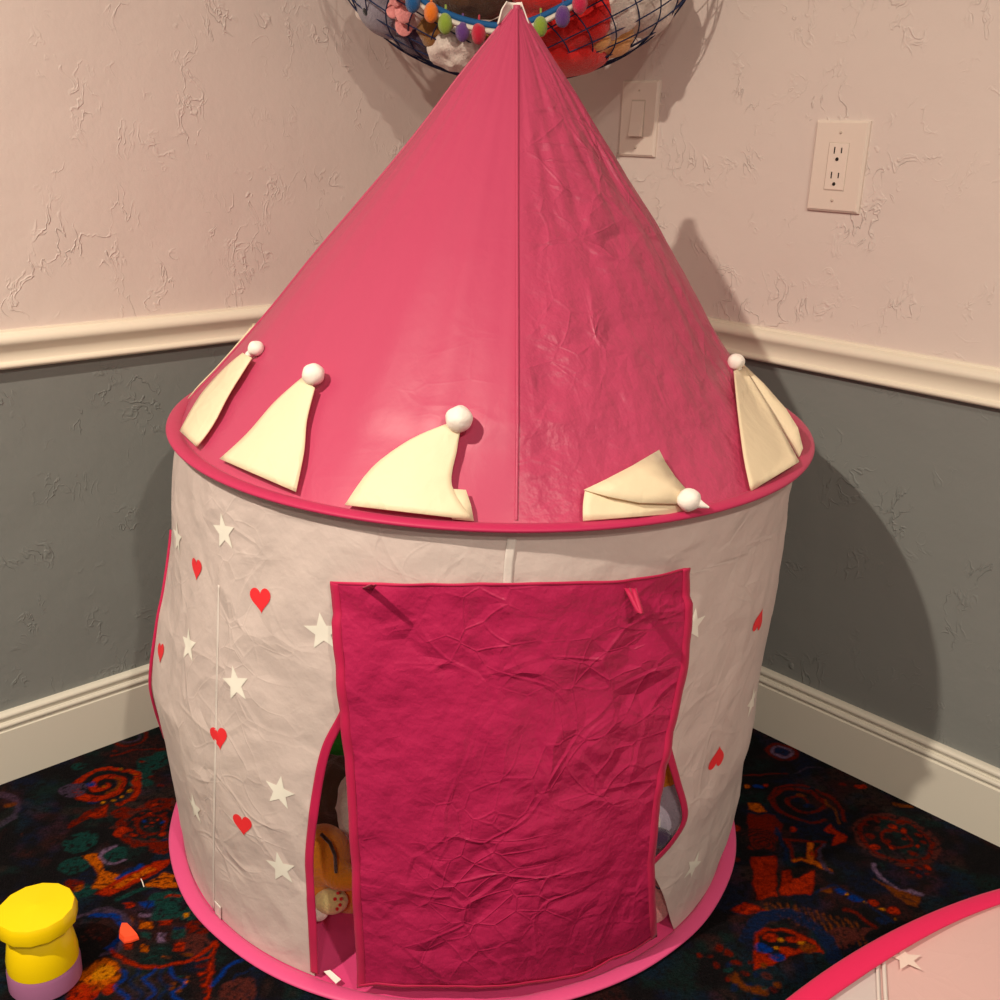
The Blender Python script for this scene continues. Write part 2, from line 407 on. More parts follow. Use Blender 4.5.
# teal and blue haze
for z in zl((60, 420), (260, 190), (330, 130), (60, 610), (350, 690)): disc(z, .04, 'teal', .8, rag=1.2)
for z in zl((90, 290), (200, 560), (420, 620)): disc(z, .02, 'dblu', .8, rag=1.2)
c = zl((225, 62))[0]; ring(c, .055, .006, 'dred'); ring(c, .03, .004, 'dpur')
line(zl((150, 130), (230, 110), (340, 105)), .004, 'dred')
c = zl((125, 232))[0]; spiral(c, .11, 2.0, .013, 'red', 1.2, -1, .012); ring(c, .052, .007, 'brn', -60, 60)
for a in range(-70, 75, 18): disc((c[0] + .057 * cos(radians(a)), c[1] + .057 * sin(radians(a))), .007, 'gold')
disc(zl((80, 232))[0], .016, 'blu'); disc(zl((130, 235))[0], .008, 'org')
poly(zl((0, 375), (60, 330), (140, 300), (145, 345), (70, 355), (0, 392)), 'dred', 1.0); poly(zl((70, 345), (138, 308), (140, 340)), 'red', 1.0)
c = zl((300, 372))[0]; ring(c, .093, .005, 'mar'); cells(c, .085, .026, ['red', 'dred', 'dred', 'mar'], .055); ring(c, .05, .006, 'dred'); cells(c, .04, .016, ['red', 'dred', 'blu', 'mar'])
for z, r_, cl in ((( 20, 250), .05, 'dpur'), ((262, 225), .04, 'teal'), ((300, 150), .06, 'teal'), ((40, 165), .03, 'teal'), ((330, 300), .05, 'dred'), ((200, 330), .04, 'dred'), ((330, 455), .04, 'dred'), ((230, 540), .03, 'dblu'), ((20, 520), .05, 'teal'), ((350, 640), .05, 'teal'), ((440, 690), .04, 'teal'), ((470, 740), .04, 'dred'), ((490, 690), .03, 'dred'), ((450, 800), .05, 'mar')):
    disc(zl(z)[0], r_, cl, .8, rag=1.3)
line(zl((215, 180), (245, 195), (250, 240), (225, 285), (180, 300)), .012, 'red'); ring(zl((300, 372))[0], .108, .009, 'dred', rag=1.1)
cells(zl((300, 372))[0], .14, .035, ['dred', 'red', 'mar'], .10)
for z in zl((260, 150), (170, 110), (300, 200), (330, 230)): disc(z, .012, 'dred', .6)
disc(zl((190, 400))[0], .02, 'red', 1.4); disc(zl((345, 425))[0], .016, 'dblu', .5)
disc(zl((40, 440))[0], .05, 'teal', 1, 1.2)
c = zl((172, 478))[0]; disc(c, .034, 'teal', 1, 1.2); ring(c, .043, .006, 'pur', 110, 330)
poly(zl((50, 490), (110, 475), (130, 540), (190, 560), (120, 610), (95, 600), (105, 545)), 'org', .9)
poly(zl((100, 625), (150, 585), (300, 505), (370, 500), (345, 530), (250, 580), (150, 632)), 'red', .8); poly(zl((150, 600), (290, 522), (310, 530), (180, 605)), 'org', 1)
line(zl((170, 570), (220, 540), (265, 518)), .006, 'blu'); line(zl((180, 640), (240, 612), (290, 595)), .009, 'teal')
poly(zl((275, 590), (330, 550), (400, 545), (400, 595), (320, 600)), 'org', 1.1); line(zl((290, 580), (350, 560), (395, 570)), .003, 'blk', 0)
disc(zl((20, 590))[0], .03, 'dred', 1, 1.0); disc(zl((40, 600))[0], .012, 'org')
# round of coloured blocks
for (x, y, w, h, cl) in ((220, 660, 26, 13, 'red'), (285, 658, 30, 14, 'blu'), (370, 665, 42, 20, 'teal'), (370, 630, 36, 10, 'red'), (282, 692, 32, 11, 'pur'), (228, 720, 14, 26, 'brn'), (282, 728, 28, 20, 'org'),
                         (345, 725, 28, 14, 'red'), (418, 696, 17, 15, 'gold'), (275, 770, 26, 18, 'teal'), (337, 773, 25, 23, 'pur'), (400, 760, 30, 25, 'teal'), (268, 812, 22, 17, 'org'), (210, 805, 20, 16, 'red'),
                         (330, 815, 20, 9, 'teal'), (398, 808, 26, 20, 'red'), (400, 742, 30, 10, 'dblu'), (300, 848, 28, 9, 'teal'), (355, 845, 26, 9, 'brn'), (425, 838, 24, 12, 'brn'), (480, 775, 30, 18, 'mar')):
    poly(zl((x - w, y - h), (x + w, y - h * .8), (x + w * .9, y + h), (x - w * .9, y + h * .9)), cl, .8, .003)
c = zl((90, 765))[0]; ring(c, .10, .007, 'dpur', -60, 140); ring(c, .083, .009, 'blu', -50, 120); cells(c, .035, .012, ['mar', 'dred', 'mar'])
line(zl((150, 822), (200, 862), (270, 882), (350, 880), (430, 860), (490, 820), (530, 790)), .0055, 'red')
disc(zl((110, 915))[0], .055, 'org', 1.1, .9); disc(zl((125, 900))[0], .03, 'gold', 1, 1.2); disc(zl((50, 975))[0], .045, 'red', .8, .9); disc(zl((150, 960))[0], .02, 'red')
for k in range(5):
    line(zl(*[(190 + 50 * k + 22 * sin(t * 3 + k), 890 + t * 40) for t in np.linspace(0, 3, 9)]), .005, ('blu', 'dblu')[k % 2])
cells(zl((390, 940))[0], .03, .014, ['org', 'brn', 'teal'])
for k in range(7): line(zl((455 + 6 * k, 860 + 22 * k), (500, 850 + 24 * k), (530 - 4 * k, 800 + 26 * k)), .005, ('red', 'dred')[k % 2])
line(zl((520, 950), (560, 890), (640, 850), (690, 860)), .006, 'blu'); line(zl((560, 960), (600, 910), (670, 885)), .004, 'dblu'); disc(zl((610, 970))[0], .05, 'mar', 1, 1.2)
# right of the tent
RS = .46; WS = .55
c = zr((285, 55))[0]; disc(c, .06, 'mar', 1, .9); ring(c, .062, .006, 'dred'); ring(c, .042, .006, 'pur'); disc(c, .034, 'dblu')
line(zr((110, 160), (220, 155), (300, 150)), .004, 'dred'); line(zr((340, 150), (400, 125), (470, 128)), .004, 'dpur')
c = zr((372, 285))[0]; spiral(c, .125, 2.1, .007, 'dred', 2.6, 1, .02); ring(c, .125, .005, 'dred', 60, 300); line(zr((440, 230), (520, 270), (575, 370)), .006, 'dred'); line(zr((470, 270), (520, 320), (540, 380)), .005, 'brn')
disc(zr((370, 250))[0], .022, 'brn', .5); disc(zr((400, 300))[0], .025, 'dblu', .6, 1.1)
poly(zr((120, 285), (180, 292), (210, 330), (130, 318)), 'org'); disc(zr((125, 210))[0], .014, 'org'); disc(zr((172, 210))[0], .016, 'blu'); disc(zr((205, 205))[0], .01, 'red')
poly(zr((130, 335), (250, 340), (285, 385), (240, 500), (130, 495)), 'dred', .6)
for k in range(5): ring(zr((195, 470))[0], .02 + .017 * k, .003, 'blk', rag=0)
poly(zr((140, 530), (258, 528), (264, 705), (165, 725)), 'red', .5); disc(zr((70, 400))[0], .02, 'red'); disc(zr((70, 540))[0], .012, 'dred')
poly(zr((290, 600), (320, 590), (322, 630), (370, 635), (385, 605), (435, 590), (418, 705), (280, 700)), 'red', .5)
line(zr((300, 455), (470, 465), (425, 545), (330, 548), (310, 460)), .005, 'dred'); line(zr((330, 545), (430, 552), (500, 590)), .006, 'org'); line(zr((410, 475), (412, 545)), .011, 'org'); disc(zr((415, 520))[0], .01, 'red', 1.4)
line(zr((250, 400), (290, 470), (300, 540)), .006, 'dblu'); line(zr((470, 475), (450, 540), (500, 600)), .005, 'dpur')
poly(zr((465, 410), (500, 385), (575, 440), (570, 460), (505, 480), (525, 435)), 'red', .6); disc(zr((333, 405))[0], .018, 'red'); disc(zr((640, 215))[0], .022, 'red', .7)
line(zr((790, 290), (860, 300)), .008, 'brn'); disc(zr((560, 200))[0], .012, 'dred')
c = zr((800, 450))[0]; ring(c, .15, .008, 'mar', rag=1.0); ring(c, .132, .006, 'dred', rag=1.0); cells(c, .115, .034, ['red', 'dred', 'mar', 'dred'], .03); ring(c, .055, .005, 'dred')
line(zr((700, 570), (730, 620), (800, 675), (915, 698)), .007, 'pur'); poly(zr((690, 625), (760, 660), (910, 710), (905, 765), (850, 750), (780, 690)), 'brn', .7)
cells(zr((910, 590))[0], .05, .024, ['red', 'dred'])
for k, (x, y, cl) in enumerate(((480, 685, 'brn'), (545, 685, 'blu'), (610, 720, 'blu'), (700, 735, 'red'), (785, 775, 'red'), (575, 700, 'gold'), (655, 735, 'gold'), (740, 765, 'gold'), (740, 820, 'dblu'), (800, 815, 'gold'))): disc(zr((x, y))[0], .022 if cl not in ('gold',) else .009, cl, .7)
line(zr((440, 690), (520, 660), (640, 720), (790, 830)), .004, 'dblu')
for k in range(13): line(zr((200 + 34 * k, 740 + max(0, k - 3) * 10), (215 + 36 * k, 770 + max(0, k - 2) * 11), (250 + 36 * k, 800 + k * 12)), .0035, 'brn', 1.0)
poly(zr((480, 880), (560, 850), (700, 850), (650, 900), (560, 960)), 'mar', 1.1); line(zr((560, 770), (620, 790), (700, 850)), .006, 'dred')
poly(zr((50, 780), (110, 738), (210, 770), (130, 795)), 'red')
line(zr((120, 900), (200, 800), (320, 790), (440, 850), (500, 930), (520, 1000)), .02, 'dblu')
poly(zr((150, 960), (155, 880), (210, 850), (330, 865), (420, 910), (470, 970), (380, 965), (280, 1000), (160, 1050)), 'red', .6); poly(zr((165, 955), (175, 885), (225, 862), (330, 878), (430, 940), (360, 950), (270, 990)), 'blk', 0)
for (x, y, cl) in ((230, 895, 'red'), (345, 905, 'red'), (300, 955, 'red'), (400, 950, 'brn'), (190, 945, 'blu'), (255, 985, 'blu'), (285, 905, 'gold'), (250, 940, 'gold'), (370, 925, 'gold')): disc(zr((x, y))[0], .028 if cl != 'gold' else .01, cl, .7)
line(zr((50, 1080), (100, 1120), (200, 1140)), .012, 'brn'); cells(zr((-20, 1000))[0], .06, .03, ['red', 'dred', 'dblu', 'mar'])
cells(zr((150, 1100))[0], .09, .03, ['dblu', 'teal', 'mar', 'brn', 'dred'])

mb = MB()
zz = np.zeros_like(gx); V = np.stack([gx, gy, zz], -1).reshape(-1, 3)
idx = np.arange(nx * ny).reshape(ny, nx); Q = np.stack([idx[:-1, :-1], idx[:-1, 1:], idx[1:, 1:], idx[1:, :-1]], -1).reshape(-1, 4)
# keep the cells inside the room, then skirt it out to the far edges of the room
ctr = V[Q].mean(1); keep = ((ctr - np.array(CR)) @ np.array(NL) > -.03) & ((ctr - np.array(CR)) @ np.array(NR) > -.03)
Q = Q[keep]
me = bpy.data.meshes.new('floor')
ext = [(-3.2, -2.6, 0), (3.2, -2.6, 0), (3.2, Y0, 0), (-3.2, Y0, 0), (X0, Y0, 0), (X0, 2.6, 0), (-3.2, 2.6, 0), (X1, Y0, 0), (3.2, 2.6, 0), (X1, 2.6, 0)]
b = len(V); Vall = np.concatenate([V, np.array(ext, float)]).tolist()
Fall = Q.tolist() + [(b, b + 1, b + 2, b + 3), (b + 3, b + 4, b + 5, b + 6), (b + 7, b + 2, b + 8, b + 9)]
me.from_pydata(Vall, [], Fall)
ca = me.color_attributes.new('weave', 'FLOAT_COLOR', 'POINT')
cols = np.ones((len(Vall), 4), np.float32); cols[:, :3] = rgb(26, 22, 24)[:3]; cols[:b, :3] = PAT.reshape(-1, 3)
ca.data.foreach_set('color', cols.ravel())
t = NT('patterned_carpet'); co_ = t.coord()
at = t.n('ShaderNodeVertexColor', layer_name='weave')
nz = t.n('ShaderNodeTexNoise', {'Vector': co_, 'Scale': 260.0, 'Detail': 3.0, 'Roughness': .7})
n2 = t.n('ShaderNodeTexNoise', {'Vector': co_, 'Scale': 90.0, 'Detail': 2.0})
hs = t.n('ShaderNodeHueSaturation', {'Color': at.outputs[0], 'Saturation': 1.08})
t.link(t.math('MULTIPLY', t.math('ADD', t.math('MULTIPLY', nz.outputs[0], 1.7), -.05), t.math('ADD', t.math('MULTIPLY', n2.outputs[0], .9), .55)), hs.inputs['Value'])
bp = t.n('ShaderNodeBump', {'Strength': .9, 'Distance': .006, 'Height': nz.outputs[0]})
p = t.n('ShaderNodeBsdfPrincipled', {'Base Color': hs.outputs[0], 'Roughness': 1.0, 'Specular IOR Level': .05, 'Normal': bp.outputs[0]})
t.link(p.outputs[0], t.out.inputs[0]); me.materials.append(t.m)
fo = bpy.data.objects.new('floor', me); COL.objects.link(fo); struct(fo)

# ------------------------------------------------------------------ the play tent
ZR, ZA = .7334, 1.3301
def axis(z):
    if z < ZR:
        t = z / ZR; return Vector((-.0626 + .0453 * t, 1.6361 + .0067 * t, 0))
    t = (z - ZR) / (ZA - ZR); return Vector((-.0173 + .0187 * t, 1.6428, 0))
def pol(R, ph, z):
    a = axis(z); return Vector((a.x + R * sin(ph), a.y - R * cos(ph), z))
def polw(P_):
    a = axis(P_.z); return hypot(P_.x - a.x, P_.y - a.y), atan2(P_.x - a.x, -(P_.y - a.y)), P_.z
RLt = [(0, .478), (.1, .492), (.2, .508), (.267, .522), (.323, .529), (.425, .517), (.473, .507), (.554, .496), (.69, .489), (.735, .485)]
RRt = [(0, .478), (.07, .486), (.123, .489), (.185, .486), (.24, .493), (.32, .487), (.41, .486), (.553, .484), (.647, .476), (.735, .478)]
RFt = [(0, .474), (.2, .478), (.5, .482), (.735, .482)]
def R_wall(ph, z, nz=True):
    s = sin(ph); w = s * s
    r = (1 - w) * lerp_tab(z, RFt) + w * smooth_tab(z, RLt if s < 0 else RRt)
    if nz:
        k = min(1, max(0, (ZR - z) / .05)) * min(1, z / .04)
        q = Vector((sin(ph) * 3.2, cos(ph) * 3.2, z * 4.5))
        r += k * (.0045 * mnoise.noise(q * 1.6) + .003 * (1 - abs(mnoise.noise(q * 3.1 + Vector((5, 2, 1))) * 2)) * .6)
    return r
SR_L = [(0, 1.0), (.03, 1.015), (.1, 1.003), (.27, .99), (.41, .99), (.54, .972), (.65, .955), (.75, .955), (.84, .985), (1, 1.0)]
SR_R = [(0, 1.0), (.04, .985), (.1, .95), (.19, .925), (.27, .925), (.47, .955), (.63, .965), (.72, .96), (.86, .995), (1, 1.0)]
def R_roof(ph, z, nz=True):
    t = min(1, max(0, (z - ZR) / (ZA - ZR))); s = sin(ph); w = s * s
    k = (1 - w) * .97 + w * smooth_tab(t, SR_L if s < 0 else SR_R)
    k += (1 - w) * .03 * max(0, 1 - t * 8)
    k *= 1 + .07 * exp(-abs(ph - .078) / .30) * min(1, t * 6)          # the front seam is pulled out to a soft ridge
    r = .48 * (1 - t) * k
    if nz:
        e = min(1, t * 9) * min(1, (1 - t) * 5)
        q = Vector((sin(ph) * 3, cos(ph) * 3, z * 3))
        r += e * .0022 * mnoise.noise(q * 1.7) + e * .0055 * min(1, max(0, (ph - .08) * 8)) * (mnoise.noise(q * 3.2) + .5 * abs(mnoise.noise(q * 6)))
        r += e * .0025 * mnoise.noise(Vector((ph * 9, 3, z * 1.2)))
    return max(r, .005 + .012 * (1 - t))
def hit(px, py, Rf, lift=0.0, z_lo=-.02, z_hi=1.35):
    """first point of the photo ray that lies on the surface Rf(angle, height) + lift"""
    d = ray(px, py); prev = None; t = .9
    best = (9, None)
    while t < 2.4:
        X = CAM + d * t; R, ph, z = polw(X); g = R - Rf(ph, z) - lift
        if g < best[0]: best = (g, X)
        if g < 0 and prev is not None:
            lo, hi = prev, t
            for _ in range(24):
                md = (lo + hi) / 2; X = CAM + d * md; R, ph, z = polw(X)
                if R - Rf(ph, z) - lift < 0: hi = md
                else: lo = md
            return CAM + d * hi
        prev = t; t += .008
    return best[1]
wall_s = lambda ph, z: R_wall(ph, z, False)
roof_s = lambda ph, z: R_roof(ph, z, False)

tent = thing('play_tent', 'pink and white castle play tent with a pointed roof in the room corner', 'play tent', (-.0626, 1.6361, 0))

# roof
rows = []
for i in range(91):
    t = i / 90; z = ZR + (ZA - ZR) * t
    tilt = (1 - t)
    row = []
    for j in range(288):
        ph = -pi + 2 * pi * j / 288
        p_ = pol(R_roof(ph, z), ph, z); p_.z += (.0233 * (p_.y - 1.6428) - .0027 * (p_.x + .0173)) * tilt
        row.append(p_)
    rows.append(row)
mb = MB().grid(rows, 0, True); mb.add(rows[-1], [tuple(range(288))])
roof = obj('roof', mb, 'roof', tent)
# front seam: a thin stitched ridge from tip to hoop
def roof_pt(ph, z, lift):
    p_ = pol(R_roof(ph, z) + lift, ph, z); t = (z - ZR) / (ZA - ZR)
    p_.z += (.0233 * (p_.y - 1.6428) - .0027 * (p_.x + .0173)) * (1 - t); return p_
for phs in (.078, .078 + pi / 2, .078 - pi / 2):
    mb = MB(); mb.tube([roof_pt(phs, ZR + .004 + (ZA - ZR - .01) * i / 60, .0004) for i in range(61)], .0022, 6)
    obj('seam', mb, 'roof', roof)
# white lining tab behind the tip
mb = MB(); rows = []
for i in range(9):
    v = i / 8; row = []
    for j in range(25):
        a = radians(70 + 220 * j / 24)
        lft = a > pi
        r = (.019 + .008 * v - .012 * max(0, .35 - v)) if lft else (.006 + .024 * v)
        z = ZA + .004 - (.030 if lft else .055) * v
        row.append(Vector((.0014 + r * sin(a), 1.6428 - r * .8 * cos(a), z)))
    rows.append(row)
mb.grid(rows); obj('tip_lining', mb, 'pom', tent, mods=.0015)

# rim hoop binding
def hoop(R, hw, hh, z, cx, cy, tx=0, ty=0, n=200, m_=14, rag=0.0):
    rows = []
    for j in range(n):
        a = 2 * pi * j / n; dr = Vector((sin(a), -cos(a), 0))
        row = []
        for k in range(m_):
            b_ = 2 * pi * k / m_
            rr = R + hw * cos(b_) + rag * mnoise.noise(Vector((sin(a) * 4, cos(a) * 4, 0)))
            q = Vector((cx, cy, z)) + dr * rr + Vector((0, 0, hh * sin(b_)))
            q.z += tx * dr.x * R + ty * dr.y * R; row.append(q)
        rows.append(row)
    rows.append(rows[0])
    return MB().grid(rows, 0, True)
obj('hoop_binding', hoop(.4905, .0118, .0048, ZR - .001, -.0173, 1.6428, -.0027, .0233), 'rim', tent)
obj('base_binding', hoop(.4908, .0128, .0045, .006, -.0626, 1.6361, rag=.002), 'ring', tent)
mb = MB(); rows = []
for i in range(24):
    r = .480 * i / 23 + .0005
    rows.append([Vector((-.0626 + r * sin(a), 1.6361 - r * cos(a), .004 + .003 * abs(mnoise.noise(Vector((r * 9 * sin(a), r * 9 * cos(a), 0)))) * (1 - i / 24))) for a in [2 * pi * j / 120 for j in range(120)]])
mb.grid(rows, 0, True); obj('floor_mat', mb, 'mat', tent)

# sheer wall with the doorway cut into it
lpx = [(505, 592), (440, 604), (390, 632), (362, 670), (345, 712), (327, 748), (317, 795), (310.5, 850), (311, 885), (313, 920), (314, 945), (315, 972)]
rpx = [(515, 592), (580, 604), (630, 640), (655, 700), (668, 752), (676, 780), (684, 815), (672, 840), (652, 862), (652, 872), (662, 893), (669, 918), (678, 938)]
def edge_tab(px):
    tb = sorted((polw(hit(x, y, wall_s)) for x, y in px), key=lambda q: q[2])
    return [(q[2], q[1]) for q in tb]
LT, RTb = edge_tab(lpx), edge_tab(rpx)
ZTOP = max(LT[-1][0], RTb[-1][0])
def doorway(z):
    if z >= ZTOP: return .01, .01
    L = lerp_tab(z, LT) if z < LT[-1][0] else .01; R = lerp_tab(z, RTb) if z < RTb[-1][0] else .01
    return L, R
rows = []
NZ = 150; NC = 420
for i in range(NZ + 1):
    z = .006 + (ZR - .006) * i / NZ; L, R = doorway(z); row = []
    for j in range(NC + 1):
        u = j / NC; ph = R + (2 * pi + L - R) * u; pw = (ph + pi) % (2 * pi) - pi
        p_ = pol(R_wall(pw, z), ph, z); p_.z += (.0233 * (p_.y - 1.6428) - .004) * max(0, (z - .6) / .13); row.append(p_)
    rows.append(row)
mb = MB().grid(rows)
# printed stars and hearts
def decal(px, py, pts, size, rot, mi):
    c_ = hit(px, py, R_wall); R, p0, z0 = polw(c_); R = R_wall(p0, z0)
    cs, sn = cos(rot), sin(rot); v = []; f = []; n = len(pts); K = 4
    def mp(x, y):
        X = (x * cs - y * sn) * size; Y = (x * sn + y * cs) * size
        ph = p0 + X / R; z = z0 + Y; return pol(R_wall(ph, z) + .0009, ph, z)
    v.append(mp(0, 0))
    for k in range(1, K + 1):
        for (x, y) in pts: v.append(mp(x * k / K, y * k / K))
    for j in range(n): f.append((0, 1 + j, 1 + (j + 1) % n))
    for k in range(K - 1):
        for j in range(n):
            a = 1 + k * n + j; b = 1 + k * n + (j + 1) % n; f.append((a, a + n, b + n, b))
    mb.add(v, f, mi)
star = []
for k in range(10):
    r = 1 if k % 2 == 0 else .42; a = pi / 2 + k * pi / 5; star.append((r * cos(a), r * sin(a)))
star = [((1 - q) * star[k][0] + q * star[(k + 1) % 10][0], (1 - q) * star[k][1] + q * star[(k + 1) % 10][1]) for k in range(10) for q in (0, .5)]
heart = []
for k in range(36):
    a = 2 * pi * k / 36; heart.append((.058 * 16 * sin(a) ** 3, .058 * (13 * cos(a) - 5 * cos(2 * a) - 2 * cos(3 * a) - cos(4 * a)) + .1))
for x, y, s, r in ((224, 532, .0265, 12), (178, 538, .026, 5), (189, 645, .026, 12), (236, 684, .0265, 18), (280, 792, .0265, -4), (195, 808, .026, 8), (281, 868, .0275, 12), (323, 632, .0275, 10), (693, 866, .024, -28), (752, 701, .027, 10), (693, 626, .026, 0)):
    decal(x, y, star, s, radians(r), 1)
for x, y, s, r in ((197, 569, .0185, 10), (261, 600, .0205, 12), (161, 653, .0185, 20), (219, 738, .0195, 18), (243, 825, .0195, 8), (759, 620, .0205, 165), (717, 757, .0215, 176)):
    decal(x, y, heart, s, radians(r), 2)
wall = obj('wall', mb, ['white', 'star', 'heart'], tent)

def strip(name, px, w, lift, mat, parent, surf=R_wall, n=10, th=.0012):
    """ribbon sewn along a line of photo points on the tent surface"""
    pts = [polw(hit(x, y, surf)) for x, y in catmull(px, n)]
    rows = []
    for i, (R, ph, z) in enumerate(pts):
        a = pts[max(0, i - 1)]; b = pts[min(len(pts) - 1, i + 1)]
        tx, tz = (b[1] - a[1]) * .48, b[2] - a[2]; l = hypot(tx, tz) or 1; nx_, nz_ = -tz / l, tx / l
        row = []
        for q in (-1, -.5, 0, .5, 1):
            p2 = ph + nx_ * w * q / .48; z2 = max(.006, z + nz_ * w * q)
            row.append(pol(surf(p2, z2) + lift, p2, z2))
        rows.append(row)
    return obj(name, MB().grid(rows), mat, parent, mods=th)
strip('doorway_trim', lpx[3:], .0062, .002, 'trim', wall)
strip('doorway_trim', rpx[3:9], .0056, .002, 'trim', wall)
# edge binding of a side window seen at the left outline
mb = MB(); mb.tube([pol(smooth_tab(z, RLt) + .0008, ph, z) for z, ph in [(.20 + .36 * k / 40, radians(-76 + 5 * (1 - ((k / 40 - .45) / .55) ** 2))) for k in range(41)]], .0026, 6)
obj('window_trim', mb, 'trim', wall)
# pole sleeves with the pocket at the foot of the left one
strip('pole_sleeve', [(219, 585), (218, 640), (216, 740), (214, 840), (214, 922)], .0021, .0006, 'sleeve', wall, th=.0006)
strip('pole_pocket', [(219, 903), (220, 926)], .0085, .0024, 'sleeve', wall)
strip('pole_sleeve', [(512, 538), (509, 560), (507, 590)], .0055, .0012, 'sleeve', wall, th=.0006)

# door flap
lef = catmull([(330, 582), (336, 640), (342, 700), (348, 770), (353, 850), (356, 920), (359, 984)], 10)
rig = catmull([(690, 568), (689, 620), (681, 680), (668, 742), (658, 795), (651.5, 865), (653.5, 934)], 10)
NV = len(lef) - 1; NU = 70
def flap_R(ph, z): return .488 + .006 * min(1, z / .3) - .008 * max(0, 1 - z / .08) + .0
rows = []
for i in range(NV + 1):
    v = i / NV; row = []
    (x0, y0), (x1, y1) = lef[i], rig[i]
    for j in range(NU + 1):
        u = j / NU
        x = x0 + (x1 - x0) * u; y = y0 + (y1 - y0) * u
        y += (1 - v) ** 2 * smooth_tab(u, [(0, 0), (.3, 6), (.6, 9), (.8, 9.5), (.9, 5), (1, 0)]) + v ** 3 * smooth_tab(u, [(0, 0), (.28, 18), (.48, 27), (.73, 30), (.9, 15), (1, 0)])
        p_ = hit(x, y, flap_R)
        R, ph, z = polw(p_)
        q = Vector((u * 3.1, v * 3.7, 0))
        nn = .0035 * mnoise.noise(q * 1.3) + .003 * (abs(mnoise.noise(q * 2.3 + Vector((3, 9, 0)))) * 2 - .6)
        edge = min(1, u * 8, (1 - u) * 8)
        row.append(pol(R + max(-.004, nn) + .006 * (1 - edge) * (v > .1), ph, z))
    rows.append(row)
flap = obj('door_flap', MB().grid(rows), 'flap', tent, mods=.0012)
def edge_strip(line_, inner, w, name):
    rows = []
    for a, b in zip(line_, inner):
        d = (b - a).normalized(); n_ = (a - axis(a.z) - Vector((0, 0, a.z))).normalized()
        rows.append([a - d * .0006 + n_ * .001, a + d * w * .5 + n_ * .001, a + d * w + n_ * .001])
    return obj(name, MB().grid(rows), 'trim', flap, mods=.0006)
edge_strip([r[0] for r in rows], [r[3] for r in rows], .012, 'hem')
edge_strip([r[-1] for r in rows], [r[-4] for r in rows], .012, 'hem')
edge_strip(rows[0], rows[2], .0035, 'hem')
edge_strip(rows[-1], rows[-3], .005, 'hem')
# cloth loops that hold the flap when rolled up
def loop(px, py, tip, w, name):
    a = hit(px, py, flap_R, .002); b = hit(tip[0], tip[1], flap_R, tip[2])
    side = Vector((1, 0, 0)); pts = []
    for k in range(13):
        t = k / 12; q = a.lerp(b, sin(pi * t)); q = q + Vector((.004 * (t - .5) * 2, 0, 0)) + Vector((0, -.004, 0)) * sin(pi * t)
        pts.append(q)
    rows = [[q - Vector((w, 0, 0)), q + Vector((w * .2, -w * .6, 0)), q + Vector((w, 0, 0))] for q in pts]
    return obj(name, MB().grid(rows), 'trim', flap, mods=.001)
loop(368, 588, (374, 583, .045), .003, 'tie_loop')
loop(630, 588, (640, 612, .022), .0035, 'tie_loop')
# white care tag at the sill
mb = MB(); q = [at_z(324, 972, .017), at_z(330, 970.5, .018), at_z(341, 980, .016), at_z(336, 984, .015)]
q = q + [v + Vector((0, 0, .0012)) for v in q]
mb.add(q, [(3, 2, 1, 0), (4, 5, 6, 7), (0, 1, 5, 4), (1, 2, 6, 5), (2, 3, 7, 6), (3, 0, 4, 7)]); obj('care_tag', mb, 'pom', tent, smooth=False)

# pennants on the roof edge
def roof_hit(x, y, lift):
    return hit(x, y, roof_s, lift, .7, 1.4)
def filled(pts, lifts, fold=0.0, n=10):
    """cloth triangle: quad-like patch spanned by left edge and right edge polylines (base to tip)"""
    pass
def pennant(left, right, lift0, lift1, pomp, pr, mode='roof', depths=None, twist=0.0):
    """left/right: base-to-tip outlines in the photo; the patch between them lies lift0..lift1 off the roof"""
    L = catmull(left, 8) if len(left) > 2 else [tuple(left[0][a] + (left[1][a] - left[0][a]) * k / 16 for a in (0, 1)) for k in range(17)]
    Rr = catmull(right, 8) if len(right) > 2 else [tuple(right[0][a] + (right[1][a] - right[0][a]) * k / 16 for a in (0, 1)) for k in range(17)]
    def res(l, n): return [l[min(len(l) - 1, int(round(k * (len(l) - 1) / n)))] for k in range(n + 1)]
    N = 16; L = res(L, N); Rr = res(Rr, N); rows = []
    for i in range(N + 1):
        v = i / N; row = []
        for j in range(13):
            u = j / 12; x = L[i][0] + (Rr[i][0] - L[i][0]) * u; y = L[i][1] + (Rr[i][1] - L[i][1]) * u
            lf = lift0 + (lift1 - lift0) * v + .006 * sin(pi * u) * (1 - v * .5) + .002 * mnoise.noise(Vector((x * .04, y * .04, 1)))
            if mode == 'roof': row.append(roof_hit(x, y, lf))
            else:
                dl, dr, dt = depths
                dd = ((dl * (1 - u) + dr * u) * (1 - v) + dt * v) - .010 * sin(pi * u) * (1 - v * .6)
                q = roof_hit(x, y, .006); R_, ph_, z_ = polw(q)
                if abs(R_ - roof_s(ph_, z_) - .006) < .003: dd = min(dd, depth_of(q))
                row.append(at_depth(x, y, dd))
        rows.append(row)
    pn = obj('pennant', MB().grid(rows), 'cream', tent, mods=.0018)
    if pomp:
        c_ = (rows[-1][0] + rows[-1][-1]) / 2
        d_ = depth_of(c_) - .004
        c2 = at_depth(pomp[0], pomp[1], d_)
        mp = MB(); mp.ell(c2, (pr, pr, pr * .95), 14, wob=.0018, wsc=90)
        mp.tube([c_, c_.lerp(c2, .7)], [.0045, .006], 8)
        obj('pompom', mp, 'pom', pn)
    return pn
pennant([(180, 431), (200, 396), (225, 368), (243, 353)], [(197, 447), (213, 425), (230, 393), (252, 358)], .006, .012, (256, 348.5), .0115)
